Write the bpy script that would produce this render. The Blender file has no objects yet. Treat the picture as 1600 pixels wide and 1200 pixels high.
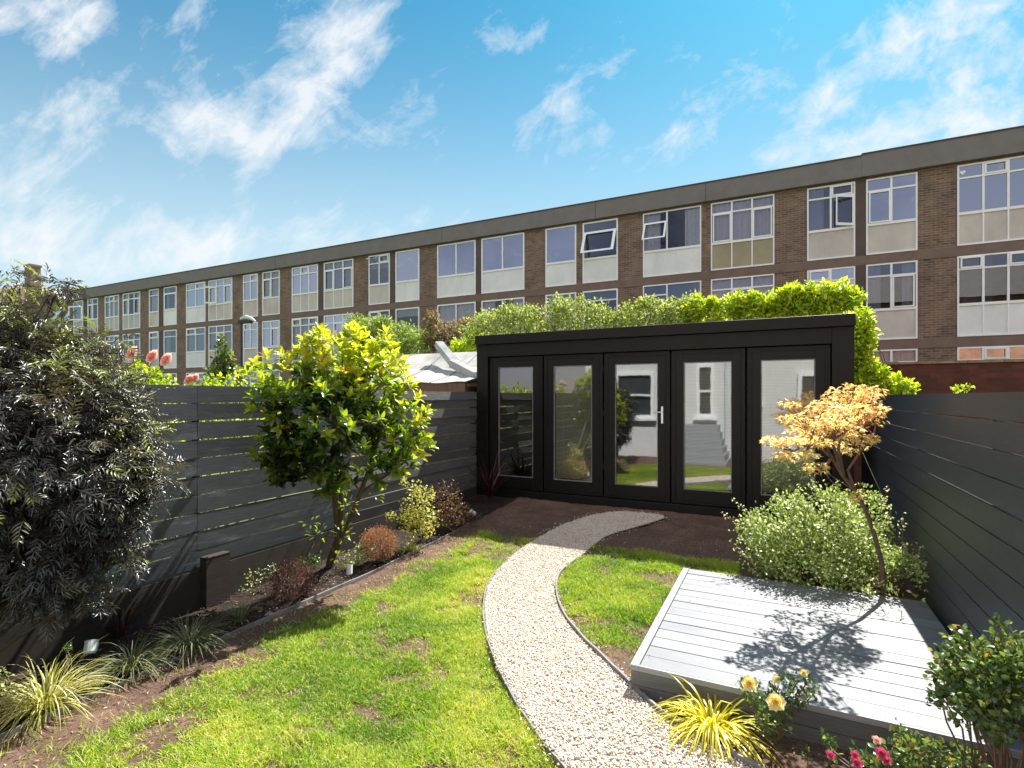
import bpy, math, random
import numpy as np
from mathutils import Vector
C = bpy.context.scene
COL = C.collection
random.seed(7)
RG = np.random.default_rng(11)

# ------------------------------------------------------------------ camera
CAMH, FPX, HOR = 1.53, 830.0, 621.0
SA, CA = 0.4472136, 0.8944272
FW = np.array([-SA, CA, 0.0]); RT = np.array([CA, SA, 0.0]); UP = np.array([0, 0, 1.0])
CAM = np.array([0, 0, CAMH])
cam = bpy.data.cameras.new('camera')
cam.sensor_width = 36.0; cam.lens = FPX / 1600 * 36.0
cam.shift_y = (HOR - 600) / 1600.0
cam.clip_start = 0.05; cam.clip_end = 3000
camo = bpy.data.objects.new('camera', cam); COL.objects.link(camo)
camo.location = CAM.tolist(); camo.rotation_euler = (math.radians(90), 0, math.atan2(SA, CA))
C.camera = camo

# ------------------------------------------------------------------ exposure, sun, sky
C.view_settings.view_transform = 'Standard'; C.view_settings.look = 'None'
C.view_settings.gamma = 1; C.view_settings.use_curve_mapping = False
C.view_settings.exposure = 1.55
SUNV = Vector((0.14, 0.746, 1.0)).normalized()        # towards the sun
SUN_EL = math.asin(SUNV.z); SUN_AZ = math.atan2(SUNV.x, SUNV.y)
sun = bpy.data.lights.new('sun', 'SUN'); sun.energy = 4.6; sun.angle = math.radians(0.5); sun.color = (1, .95, .87)
so = bpy.data.objects.new('sun', sun); COL.objects.link(so)
so.rotation_euler = (-SUNV).to_track_quat('-Z', 'Y').to_euler()

W = bpy.data.worlds.new('World'); C.world = W; W.use_nodes = True
nt = W.node_tree; nt.nodes.clear()
def _m(op, a, b=None, c=None, clamp=False):
    n = nt.nodes.new('ShaderNodeMath'); n.operation = op; n.use_clamp = clamp
    for i, v in enumerate((a, b, c)):
        if v is None: continue
        if isinstance(v, (int, float)): n.inputs[i].default_value = v
        else: nt.links.new(v, n.inputs[i])
    return n.outputs[0]
def _dot(vec, k):
    n = nt.nodes.new('ShaderNodeVectorMath'); n.operation = 'DOT_PRODUCT'
    nt.links.new(vec, n.inputs[0]); n.inputs[1].default_value = k
    return n.outputs['Value']
def _comb(x, y, z):
    n = nt.nodes.new('ShaderNodeCombineXYZ')
    for i, v in enumerate((x, y, z)):
        if isinstance(v, (int, float)): n.inputs[i].default_value = v
        else: nt.links.new(v, n.inputs[i])
    return n.outputs[0]
tc = nt.nodes.new('ShaderNodeTexCoord'); D = tc.outputs['Generated']
sky = nt.nodes.new('ShaderNodeTexSky'); sky.sky_type = 'NISHITA'; sky.sun_disc = False
sky.sun_elevation = SUN_EL; sky.sun_rotation = SUN_AZ
sky.altitude = 50; sky.air_density = 1.0; sky.dust_density = 0.6; sky.ozone_density = 3.0
fw = _m('MAXIMUM', _dot(D, FW.tolist()), 0.12)
cu = _m('DIVIDE', _dot(D, RT.tolist()), fw)
cv = _m('DIVIDE', _dot(D, (0, 0, 1)), fw)
def noise(vec, scale, detail=8, rough=.6, dist=0.0):
    n = nt.nodes.new('ShaderNodeTexNoise'); n.inputs['Scale'].default_value = scale
    n.inputs['Detail'].default_value = detail; n.inputs['Roughness'].default_value = rough
    n.inputs['Distortion'].default_value = dist
    nt.links.new(vec, n.inputs['Vector']); return n.outputs['Fac']
ang = math.radians(38)
ra = _m('ADD', _m('MULTIPLY', cu, math.cos(ang)), _m('MULTIPLY', cv, math.sin(ang)))
rb = _m('SUBTRACT', _m('MULTIPLY', cv, math.cos(ang)), _m('MULTIPLY', cu, math.sin(ang)))
n1 = noise(_comb(_m('MULTIPLY', ra, .85), rb, 3.3), 7.0, 12, .64, .5)
n2 = noise(_comb(_m('MULTIPLY', ra, .7), _m('MULTIPLY', rb, 1.4), 8.1), 19, 10, .65, .6)
nn = _m('ADD', _m('MULTIPLY', n1, .68), _m('MULTIPLY', n2, .32))
blobs = [(540, 60, 110, 48, 38, 1.1), (440, 150, 130, 52, 25, 1.15), (330, 195, 80, 34, 20, .75), (400, 225, 60, 28, 50, .7), (120, 165, 110, 38, 10, .8), (110, 235, 70, 22, 30, .6), (40, 320, 130, 50, -10, 1.2), (60, 390, 130, 34, 0, .9), (360, 370, 170, 42, 5, 1.05),
         (200, 400, 120, 30, 0, .7), (470, 210, 60, 24, 30, .7), (60, 20, 90, 26, 10, .85), (90, 75, 60, 24, 30, .8), (855, 160, 50, 22, 45, .9), (795, 65, 75, 22, 12, .8), (1290, 165, 110, 30, 35, .9), (1440, 30, 130, 32, 15, .9),
         (1400, 100, 120, 34, 30, .9), (1560, 100, 100, 55, 35, 1.1), (1490, 205, 160, 42, 15, 1.05), (1300, 240, 80, 28, 15, 1.0), (1090, 205, 85, 34, 35, .85),
         (1080, 75, 70, 28, 30, .6), (600, 190, 90, 30, 20, .7), (240, 60, 90, 30, 30, .55), (960, 95, 50, 18, 40, .6), (20, 20, 120, 30, 10, .7), (130, 40, 60, 26, 20, .6), (620, 360, 130, 30, 10, .5)]
tot = None
for (bx_, by_, a, b, an, k) in blobs:
    c0 = (bx_ - 800) / FPX; c1 = (HOR - by_) / FPX; a /= FPX; b /= FPX; an = math.radians(an)
    du = _m('SUBTRACT', cu, c0); dv = _m('SUBTRACT', cv, c1)
    p = _m('ADD', _m('MULTIPLY', du, math.cos(an) / a), _m('MULTIPLY', dv, math.sin(an) / a))
    q = _m('ADD', _m('MULTIPLY', du, -math.sin(an) / b), _m('MULTIPLY', dv, math.cos(an) / b))
    r2 = _m('ADD', _m('MULTIPLY', p, p), _m('MULTIPLY', q, q))
    g = _m('MULTIPLY', _m('EXPONENT', _m('MULTIPLY', r2, -.7)), k)
    tot = g if tot is None else _m('ADD', tot, g)
tot = _m('MINIMUM', tot, 1.25)
cl = _m('ADD', _m('MULTIPLY', _m('SUBTRACT', nn, .5), 4.6), _m('SUBTRACT', _m('MULTIPLY', tot, .72), .30))
cl = _m('MULTIPLY', cl, 1.0, clamp=True)
cl = _m('MULTIPLY', _m('POWER', cl, 1.1), .86)
tint = nt.nodes.new('ShaderNodeMix'); tint.data_type = 'RGBA'; tint.blend_type = 'MULTIPLY'; tint.inputs[0].default_value = 1
nt.links.new(sky.outputs[0], tint.inputs[6])
tm_ = nt.nodes.new('ShaderNodeMix'); tm_.data_type = 'RGBA'; nt.links.new(_m('MULTIPLY_ADD', _dot(D, FW.tolist()), 2.0, .5, clamp=True), tm_.inputs[0])
tm_.inputs[6].default_value = (.75, .62, .68, 1); tm_.inputs[7].default_value = (.17, .93, .98, 1); nt.links.new(tm_.outputs[2], tint.inputs[7])
mx = nt.nodes.new('ShaderNodeMix'); mx.data_type = 'RGBA'
dz = _dot(D, (0, 0, 1))
hz = _m('EXPONENT', _m('MULTIPLY', _m('POWER', _m('MULTIPLY', _m('MAXIMUM', dz, 0.0), 1 / .40), 2.4), -1.0))
hm = nt.nodes.new('ShaderNodeMix'); hm.data_type = 'RGBA'; nt.links.new(_m('MULTIPLY', hz, _m('MULTIPLY_ADD', _dot(D, FW.tolist()), .6, .45, clamp=True)), hm.inputs[0])
nt.links.new(tint.outputs[2], hm.inputs[6]); hm.inputs[7].default_value = (5.3, 6.3, 6.7, 1)
nt.links.new(cl, mx.inputs[0]); nt.links.new(hm.outputs[2], mx.inputs[6]); mx.inputs[7].default_value = (6.5, 6.7, 6.9, 1)
# unseen bright cloud cover added behind the viewpoint to light the shaded terrace front
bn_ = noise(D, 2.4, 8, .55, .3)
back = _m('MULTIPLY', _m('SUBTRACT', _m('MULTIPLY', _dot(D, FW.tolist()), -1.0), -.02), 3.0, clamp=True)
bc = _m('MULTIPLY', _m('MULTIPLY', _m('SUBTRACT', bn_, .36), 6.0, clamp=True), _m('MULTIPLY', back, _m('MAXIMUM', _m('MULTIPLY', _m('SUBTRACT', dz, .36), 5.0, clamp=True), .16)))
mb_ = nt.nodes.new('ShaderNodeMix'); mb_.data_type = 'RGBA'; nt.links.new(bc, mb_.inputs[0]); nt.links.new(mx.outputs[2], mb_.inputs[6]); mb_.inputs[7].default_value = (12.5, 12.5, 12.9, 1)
bg = nt.nodes.new('ShaderNodeBackground'); bg.inputs['Strength'].default_value = .05
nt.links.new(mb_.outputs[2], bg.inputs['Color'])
ow = nt.nodes.new('ShaderNodeOutputWorld'); nt.links.new(bg.outputs[0], ow.inputs[0])

# ------------------------------------------------------------------ picture <-> place helpers
def ray(px, py): return FW + RT * ((px - 800) / FPX) + UP * ((HOR - py) / FPX)
def at_d(px, py, d): return CAM + ray(px, py) * d
def at_y(px, py, Y): r = ray(px, py); return CAM + r * (Y / r[1])
def at_x(px, py, X): r = ray(px, py); return CAM + r * (X / r[0])
def gz(Y): return -.28 + .2 * min(1, max(0, (Y - 4.0) / 3.6)) ** 1.2
def gz_np(Y): return -.28 + .2 * np.clip((Y - 4.0) / 3.6, 0, 1) ** 1.2
def G(px, py, dz=0.0):
    Z = -.25; r = ray(px, py)
    for _ in range(12):
        p = CAM + r * ((Z - CAMH) / r[2]); Z = gz(p[1]) + dz
    return p
def Xb(px, Y): return float(at_y(px, HOR, Y)[0])

# ------------------------------------------------------------------ object helpers
def tag(o, label=None, cat=None, group=None, kind=None):
    if label: o['label'] = label
    if cat: o['category'] = cat
    if group: o['group'] = group
    if kind: o['kind'] = kind
    return o
def empty(name, loc, label, cat, group=None):
    o = bpy.data.objects.new(name, None); COL.objects.link(o); o.location = [float(v) for v in loc]
    o.empty_display_size = .1
    return tag(o, label, cat, group)
def link(name, me, mat, parent=None):
    o = bpy.data.objects.new(name, me); COL.objects.link(o)
    if mat: me.materials.append(mat)
    if parent:
        o.parent = parent
        L = Vector((0, 0, 0)); q = parent
        while q: L += q.location; q = q.parent
        o.location = -L if True else L
        # keep world coordinates: child sits at minus the summed parent offsets
    return o
def rebase(o):
    "move the mesh so that its origin is at its own centre-bottom"
    return o
class MB:
    def __init__(s): s.v = []; s.f = []
    def box(s, x0, y0, z0, x1, y1, z1):
        b = len(s.v)
        s.v += [(x, y, z) for z in (z0, z1) for (x, y) in ((x0, y0), (x1, y0), (x1, y1), (x0, y1))]
        s.f += [tuple(b + i for i in q) for q in ((3, 2, 1, 0), (4, 5, 6, 7), (0, 1, 5, 4), (1, 2, 6, 5), (2, 3, 7, 6), (3, 0, 4, 7))]
        return s
    def poly(s, pts):
        b = len(s.v); s.v += [tuple(map(float, p)) for p in pts]; s.f.append(tuple(range(b, b + len(pts)))); return s
    def prism(s, pts, dvec):
        b = len(s.v); n = len(pts); dv = np.array(dvec, float)
        s.v += [tuple(map(float, p)) for p in pts] + [tuple(map(float, np.array(p) + dv)) for p in pts]
        s.f.append(tuple(range(b, b + n))[::-1]); s.f.append(tuple(range(b + n, b + 2 * n)))
        for i in range(n):
            j = (i + 1) % n; s.f.append((b + i, b + j, b + n + j, b + n + i))
        return s
    def tube(s, pts, rad, n=6, cap=True):
        pts = [Vector([float(c) for c in p]) for p in pts]; b = len(s.v)
        if isinstance(rad, (int, float)): rad = [rad] * len(pts)
        up = Vector((.31, .2, .93))
        for i, p in enumerate(pts):
            t = (pts[min(i + 1, len(pts) - 1)] - pts[max(i - 1, 0)])
            if t.length < 1e-9: t = Vector((0, 0, 1))
            t.normalize(); a = t.cross(up)
            if a.length < .05: a = t.cross(Vector((1, 0, 0)))
            a.normalize(); c = t.cross(a)
            for k in range(n):
                th = 2 * math.pi * k / n; s.v.append(tuple(p + (a * math.cos(th) + c * math.sin(th)) * rad[i]))
        for i in range(len(pts) - 1):
            for k in range(n):
                k2 = (k + 1) % n; s.f.append((b + i * n + k, b + i * n + k2, b + (i + 1) * n + k2, b + (i + 1) * n + k))
        if cap:
            s.f.append(tuple(b + k for k in range(n))[::-1]); e = b + (len(pts) - 1) * n; s.f.append(tuple(e + k for k in range(n)))
        return s
    def build(s, name, mat, parent=None, smooth=False, bevel=0):
        me = bpy.data.meshes.new(name); me.from_pydata(s.v, [], s.f); me.update()
        if smooth: me.polygons.foreach_set('use_smooth', [True] * len(me.polygons))
        o = link(name, me, mat, parent)
        if bevel:
            m = o.modifiers.new('bevel', 'BEVEL'); m.width = bevel; m.segments = 2; m.limit_method = 'ANGLE'
        return o

# leaf templates: vertices (along, across, lift) and faces
T_LEAF = (np.array([(0, 0, 0), (.4, .5, .1), (.4, 0, .03), (.4, -.5, .1), (.78, .33, .04), (.78, 0, -.04), (.78, -.33, .04), (1, 0, -.12)]),
          [(0, 3, 2), (0, 2, 1), (2, 3, 6, 5), (1, 2, 5, 4), (5, 6, 7), (4, 5, 7)])
T_DIAM = (np.array([(0, 0, 0), (.5, .5, .12), (.5, -.5, .12), (1, 0, -.05)]), [(0, 2, 1), (1, 2, 3)])
_st = [(0, 0, 0)]
for k, (a, r) in enumerate([(-95, .5), (-68, .3), (-48, .85), (-25, .38), (0, 1.0), (25, .38), (48, .85), (68, .3), (95, .5)]):
    _st.append((.12 + r * math.cos(math.radians(a)), r * math.sin(math.radians(a)), -.18 * r * r + (.06 if k % 2 else 0)))
T_PALM = (np.array(_st), [(0, i, i + 1) for i in range(1, 9)])
_o = []
for k in range(8):
    a = k * math.pi / 4; _o.append((math.cos(a) * .5, math.sin(a) * .5, 0))
T_ROUND = (np.array([(0.15, 0, 0), (.35, .42, .07), (.72, .45, .05), (1, 0, -.06), (.72, -.45, .05), (.35, -.42, .07), (.5, 0, -.02)]),
           [(0, 6, 1), (1, 6, 2), (2, 6, 3), (3, 6, 4), (4, 6, 5), (5, 6, 0)])
def nrm(a): return a / np.maximum(np.linalg.norm(a, axis=-1, keepdims=True), 1e-9)
def raw_mesh(name, V, F_sizes, loops, tint=None):
    me = bpy.data.meshes.new(name)
    me.vertices.add(len(V)); me.vertices.foreach_set('co', V.astype(np.float32).ravel())
    me.loops.add(len(loops)); me.loops.foreach_set('vertex_index', loops.astype(np.int32))
    st = np.concatenate([[0], np.cumsum(F_sizes)[:-1]]).astype(np.int32)
    me.polygons.add(len(F_sizes)); me.polygons.foreach_set('loop_start', st)
    me.update(calc_edges=True)
    if tint is not None:
        a = me.attributes.new('tint', 'FLOAT', 'POINT'); a.data.foreach_set('value', tint.astype(np.float32))
    return me
class Leaves:
    def __init__(s): s.V = []; s.S = []; s.L = []; s.T = []; s.n = 0
    def add(s, pos, d, n, L, Wd, tint, tpl=T_DIAM):
        pos = np.atleast_2d(pos); N = len(pos)
        d = nrm(d); y = nrm(np.cross(n, d)); z = np.cross(d, y)
        t, F = tpl; k = len(t)
        L = np.broadcast_to(L, N); Wd = np.broadcast_to(Wd, N); tint = np.broadcast_to(tint, N)
        V = pos[:, None] + t[None, :, 0, None] * L[:, None, None] * d[:, None] + t[None, :, 1, None] * Wd[:, None, None] * y[:, None] + t[None, :, 2, None] * L[:, None, None] * z[:, None]
        s.V.append(V.reshape(-1, 3)); off = s.n + np.arange(N) * k
        fl = np.concatenate([np.array(f) for f in F]); s.L.append((off[:, None] + fl[None]).ravel())
        s.S.append(np.tile([len(f) for f in F], N)); s.T.append(np.repeat(tint, k)); s.n += N * k
        return s
    def strip(s, base, d0, bend, L, Wd, tint, seg=5, side=None):
        "arching blades: base (N,3), start direction, bend vector added along the length"
        N = len(base); d0 = nrm(d0)
        if side is None: side = nrm(np.cross(d0, np.tile(UP, (N, 1)) + RG.normal(0, .3, (N, 3))))
        L = np.broadcast_to(L, N)[:, None]; Wd = np.broadcast_to(Wd, N)[:, None]
        p = base.copy(); rows = []
        for i in range(seg + 1):
            q = i / seg; w = Wd * (1 - q ** 2.2) * .5 * (0.6 + .4 * min(1, q * 4))
            if i == seg: rows.append([p.copy()])
            else: rows.append([p - side * w, p + side * w])
            dd = nrm(d0 + bend * (q + .5 / seg) ** 1.3); p = p + dd * L / seg
        V = np.stack([v for r in rows for v in r], 1); k = V.shape[1]
        fl = []; sz = []
        for i in range(seg - 1): fl += [2 * i, 2 * i + 1, 2 * i + 3, 2 * i + 2]; sz.append(4)
        i = seg - 1; fl += [2 * i, 2 * i + 1, 2 * i + 2]; sz.append(3)
        s.V.append(V.reshape(-1, 3)); off = s.n + np.arange(N) * k
        s.L.append((off[:, None] + np.array(fl)[None]).ravel()); s.S.append(np.tile(sz, N))
        s.T.append(np.repeat(np.broadcast_to(tint, N), k)); s.n += N * k
        return s
    def build(s, name, mat, parent=None):
        me = raw_mesh(name, np.concatenate(s.V), np.concatenate(s.S), np.concatenate(s.L), np.concatenate(s.T))
        return link(name, me, mat, parent)

# ------------------------------------------------------------------ materials
def srgb(r, g, b):
    f = lambda c: (c / 255 / 12.92) if c / 255 <= .04045 else ((c / 255 + .055) / 1.055) ** 2.4
    return (f(r), f(g), f(b), 1)
def c4(c): return tuple(c) if len(c) == 4 else tuple(c) + (1,)
def ramp(t, stops, src):
    r = t.nodes.new('ShaderNodeValToRGB'); e = r.color_ramp.elements
    while len(e) < len(stops): e.new(.5)
    for k, (p, c) in enumerate(stops): e[k].position = p; e[k].color = c4(c)
    t.links.new(src, r.inputs[0]); return r.outputs[0]
def tnoise(t, vec, scale, detail=6, rough=.6, dist=0):
    n = t.nodes.new('ShaderNodeTexNoise'); n.inputs['Scale'].default_value = scale; n.inputs['Detail'].default_value = detail
    n.inputs['Roughness'].default_value = rough; n.inputs['Distortion'].default_value = dist
    t.links.new(vec, n.inputs['Vector']); return n.outputs['Fac']
def mapping(t, vec, sc=(1, 1, 1), rot=(0, 0, 0)):
    n = t.nodes.new('ShaderNodeMapping'); n.inputs['Scale'].default_value = sc; n.inputs['Rotation'].default_value = rot
    t.links.new(vec, n.inputs['Vector']); return n.outputs[0]
def newmat(name):
    m = bpy.data.materials.new(name); m.use_nodes = True; t = m.node_tree
    b = t.nodes['Principled BSDF']; tcn = t.nodes.new('ShaderNodeTexCoord')
    return m, t, b, tcn.outputs['Object']
def bump(t, b, h, s=.3, dist=.01):
    n = t.nodes.new('ShaderNodeBump'); n.inputs['Strength'].default_value = s; n.inputs['Distance'].default_value = dist
    t.links.new(h, n.inputs['Height']); t.links.new(n.outputs[0], b.inputs['Normal'])
def plain(name, c1, c2=None, scale=4, rough=.6, bs=.2, bscale=40, stretch=(1, 1, 1), spec=.5, metal=0, bd=.005, lo=.35, hi=.65):
    m, t, b, oc = newmat(name); v = mapping(t, oc, stretch)
    c2 = c2 or tuple(x * .7 for x in c1[:3])
    t.links.new(ramp(t, [(lo, c1), (hi, c2)], tnoise(t, v, scale, 8, .65)), b.inputs['Base Color'])
    b.inputs['Roughness'].default_value = rough; b.inputs['Specular IOR Level'].default_value = spec; b.inputs['Metallic'].default_value = metal
    if bs: bump(t, b, tnoise(t, v, bscale, 6, .6), bs, bd)
    return m
def leafmat(name, stops, trans=.45, rough=.4, spec=.5, tcol=None, hue=.0):
    m = bpy.data.materials.new(name); m.use_nodes = True; t = m.node_tree; b = t.nodes['Principled BSDF']
    at = t.nodes.new('ShaderNodeAttribute'); at.attribute_name = 'tint'
    tcn = t.nodes.new('ShaderNodeTexCoord')
    col = ramp(t, stops, at.outputs['Fac'])
    t.links.new(col, b.inputs['Base Color']); b.inputs['Roughness'].default_value = rough; b.inputs['Specular IOR Level'].default_value = spec
    tr = t.nodes.new('ShaderNodeBsdfTranslucent'); mxx = t.nodes.new('ShaderNodeMixShader'); mxx.inputs[0].default_value = trans
    mc = t.nodes.new('ShaderNodeMix'); mc.data_type = 'RGBA'; mc.blend_type = 'MULTIPLY'; mc.inputs[0].default_value = 1
    t.links.new(col, mc.inputs[6]); mc.inputs[7].default_value = tcol or (1.9, 1.75, .9, 1)
    t.links.new(mc.outputs[2], tr.inputs['Color'])
    t.links.new(b.outputs[0], mxx.inputs[1]); t.links.new(tr.outputs[0], mxx.inputs[2])
    t.links.new(mxx.outputs[0], t.nodes['Material Output'].inputs['Surface'])
    return m
def brickmat(name, c1, c2, mortar, plane='xz', rough=.9, bw=.225, rh=.075, off=.5, dark=None):
    m, t, b, oc = newmat(name)
    sp = t.nodes.new('ShaderNodeSeparateXYZ'); t.links.new(oc, sp.inputs[0]); cb = t.nodes.new('ShaderNodeCombineXYZ')
    t.links.new(sp.outputs[0 if plane == 'xz' else 1], cb.inputs[0]); t.links.new(sp.outputs[2], cb.inputs[1])
    br = t.nodes.new('ShaderNodeTexBrick'); br.inputs['Scale'].default_value = 1; br.inputs['Brick Width'].default_value = bw; br.inputs['Row Height'].default_value = rh
    br.inputs['Mortar Size'].default_value = .007; br.inputs['Mortar Smooth'].default_value = .3; br.inputs['Bias'].default_value = -.1
    br.inputs['Color1'].default_value = c4(c1); br.inputs['Color2'].default_value = c4(c2); br.inputs['Mortar'].default_value = c4(mortar)
    t.links.new(cb.outputs[0], br.inputs['Vector'])
    mm = t.nodes.new('ShaderNodeMix'); mm.data_type = 'RGBA'; mm.blend_type = 'MULTIPLY'; mm.inputs[0].default_value = 1
    t.links.new(br.outputs['Color'], mm.inputs[6])
    t.links.new(ramp(t, [(.3, (.55, .55, .55)), (.7, (1.2, 1.15, 1.1))], tnoise(t, oc, 1.6, 8, .7)), mm.inputs[7])
    t.links.new(mm.outputs[2], b.inputs['Base Color']); b.inputs['Roughness'].default_value = rough
    bump(t, b, br.outputs['Fac'], -.5, .006)
    return m
def glassmat(name, refl=.3, tintc=(.8, .85, .85), wav=0.0, rough=.0):
    m = bpy.data.materials.new(name); m.use_nodes = True; t = m.node_tree; t.nodes.remove(t.nodes['Principled BSDF'])
    tr = t.nodes.new('ShaderNodeBsdfTransparent'); tr.inputs[0].default_value = c4(tintc)
    gl = t.nodes.new('ShaderNodeBsdfGlossy'); gl.inputs['Roughness'].default_value = rough; gl.inputs['Color'].default_value = (.95, .97, 1, 1)
    lw = t.nodes.new('ShaderNodeLayerWeight'); lw.inputs[0].default_value = .35
    ad = t.nodes.new('ShaderNodeMath'); ad.operation = 'MULTIPLY_ADD'; t.links.new(lw.outputs['Fresnel'], ad.inputs[0]); ad.inputs[1].default_value = .9; ad.inputs[2].default_value = refl; ad.use_clamp = True
    ms = t.nodes.new('ShaderNodeMixShader'); t.links.new(ad.outputs[0], ms.inputs[0]); t.links.new(tr.outputs[0], ms.inputs[1]); t.links.new(gl.outputs[0], ms.inputs[2])
    t.links.new(ms.outputs[0], t.nodes['Material Output'].inputs['Surface'])
    if wav:
        tcn = t.nodes.new('ShaderNodeTexCoord'); bn = t.nodes.new('ShaderNodeBump'); bn.inputs['Strength'].default_value = wav; bn.inputs['Distance'].default_value = .01
        t.links.new(tnoise(t, tcn.outputs['Object'], 2.2, 2, .4), bn.inputs['Height']); t.links.new(bn.outputs[0], gl.inputs['Normal'])
    return m

M = {}
def fencemat(name, c1, c2, wear, rough=.45, ax='y'):
    m, t, b, oc = newmat(name)
    v = mapping(t, oc, (14, .9, 14) if ax == 'y' else (.9, 14, 14))
    grain = tnoise(t, v, 6, 8, .7)
    v2 = mapping(t, oc, (1, 1.2, 5)); big = tnoise(t, v2, 2.3, 8, .65, .4)
    base = ramp(t, [(.3, c1), (.68, c2)], grain)
    mx_ = t.nodes.new('ShaderNodeMix'); mx_.data_type = 'RGBA'; t.links.new(base, mx_.inputs[6]); mx_.inputs[7].default_value = c4(wear)
    t.links.new(ramp(t, [(.55, (0, 0, 0)), (.78, (.65, .65, .65))], big), mx_.inputs[0])
    t.links.new(mx_.outputs[2], b.inputs['Base Color']); b.inputs['Roughness'].default_value = rough
    bump(t, b, grain, .45, .004)
    return m
M['fence'] = fencemat('fence paint', (.034, .039, .050), (.060, .067, .082), (.20, .215, .235))
M['fence_r'] = fencemat('smooth fence paint', (.044, .052, .065), (.062, .072, .088), (.095, .108, .128), .5)
M['fence_old'] = fencemat('worn fence paint', (.065, .065, .066), (.13, .128, .125), (.22, .21, .20), .55)
M['cabin'] = plain('cabin foil', (.0065, .0055, .0055), (.009, .0078, .0078), 2, .45, .12, 60, (1, 1, .15), spec=.25)
M['cabin_in'] = plain('cabin inside', (.22, .21, .2), rough=.8)
M['soil'] = None
M['wood_new'] = plain('rough timber', (.22, .13, .08), (.12, .07, .045), 3, .8, .3, 20, (1, 1, 6))
M['white'] = plain('white pvc', (.88, .88, .89), (.82, .82, .83), 3, .35, 0)
M['bark'] = plain('bark', (.14, .085, .06), (.07, .045, .035), 30, .85, .5, 60, (1, 1, .3))
M['bark_r'] = plain('smooth twig bark', (.20, .12, .09), (.11, .065, .05), 30, .7, .3, 60, (1, 1, .3))
M['steel'] = plain('brushed steel', (.6, .6, .6), (.5, .5, .5), 8, .25, 0, metal=1)
M['grey_metal'] = plain('silver painted metal', (.62, .66, .7), (.5, .53, .56), 6, .4, 0)
M['edge'] = plain('edging strip', (.22, .21, .21), (.12, .11, .115), 9, .6, .2)
M['black'] = plain('black plastic', (.02, .02, .02), rough=.4)

# ================================================================== SETTING
def grid(name, x0, x1, y0, y1, nx, ny, zf, mat, kind='structure'):
    xs = np.linspace(x0, x1, nx); ys = np.linspace(y0, y1, ny); XX, YY = np.meshgrid(xs, ys); ZZ = zf(XX, YY)
    V = np.stack([XX.ravel(), YY.ravel(), ZZ.ravel()], 1)
    i = np.arange(ny - 1)[:, None] * nx + np.arange(nx - 1)[None]; i = i.ravel()
    F = np.stack([i, i + 1, i + 1 + nx, i + nx], 1)
    me = raw_mesh(name, V, np.full(len(F), 4), F.ravel()); me.polygons.foreach_set('use_smooth', [True] * len(F))
    o = link(name, me, mat); tag(o, kind=kind); return o
class VN:   # cheap tiling value noise for numpy
    def __init__(s, seed, n=256): s.g = np.random.default_rng(seed).random((n, n)); s.n = n
    def __call__(s, x, y, sc=1.0, octv=4):
        out = 0; amp = .5; tot_ = 0
        for k in range(octv):
            X = x * sc + 17.3 * k + 50; Y = y * sc + 9.1 * k + 50; xi = np.floor(X).astype(int); yi = np.floor(Y).astype(int); fx = X - xi; fy = Y - yi
            fx = fx * fx * (3 - 2 * fx); fy = fy * fy * (3 - 2 * fy); g = s.g; n = s.n
            a = g[yi % n, xi % n]; b = g[yi % n, (xi + 1) % n]; c = g[(yi + 1) % n, xi % n]; d = g[(yi + 1) % n, (xi + 1) % n]
            out = out + amp * ((a * (1 - fx) + b * fx) * (1 - fy) + (c * (1 - fx) + d * fx) * fy); tot_ += amp; amp *= .55; sc *= 2.03
        return out / tot_
vn = VN(3); vn2 = VN(8)
def soilmat(name, c1, c2, c3):
    m, t, b, oc = newmat(name)
    n1_ = tnoise(t, oc, 3, 10, .7); n2_ = tnoise(t, oc, 45, 8, .75, .3)
    ad = t.nodes.new('ShaderNodeMath'); ad.operation = 'MULTIPLY_ADD'; t.links.new(n2_, ad.inputs[0]); ad.inputs[1].default_value = .6
    sm = t.nodes.new('ShaderNodeMath'); sm.operation = 'MULTIPLY'; t.links.new(n1_, sm.inputs[0]); sm.inputs[1].default_value = .4
    t.links.new(sm.outputs[0], ad.inputs[2])
    t.links.new(ramp(t, [(.35, c1), (.52, c2), (.7, c3)], ad.outputs[0]), b.inputs['Base Color'])
    b.inputs['Roughness'].default_value = .95; b.inputs['Specular IOR Level'].default_value = .2
    bump(t, b, ad.outputs[0], .9, .03); return m
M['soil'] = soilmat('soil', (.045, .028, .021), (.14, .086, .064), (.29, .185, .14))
M['soil_dark'] = soilmat('shade-toned bed soil', (.014, .010, .008), (.03, .021, .017), (.09, .065, .05))  # bed soil, base colour darkened for the shade lying over it
XL, XR, YC = -4.5, 1.1, 7.68
EDGX = -3.70
def soil_h(X, Y): return gz_np(Y) + (vn(X, Y, 2.2, 5) - .5) * .05 + (vn2(X, Y, 18, 2) - .5) * .014
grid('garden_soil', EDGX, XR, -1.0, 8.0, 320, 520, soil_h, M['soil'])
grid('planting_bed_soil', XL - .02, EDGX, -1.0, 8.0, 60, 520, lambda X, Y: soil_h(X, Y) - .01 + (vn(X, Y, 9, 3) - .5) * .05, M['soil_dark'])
M['far_ground'] = plain('neighbour lawn', (.07, .12, .025), (.13, .15, .05), 1.5, .95, .3, 10)
gme = MB().poly([(-900, -900, -.42), (900, -900, -.42), (900, 900, -.42), (-900, 900, -.42)]); tag(gme.build('ground', M['far_ground']), kind='structure')

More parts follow.
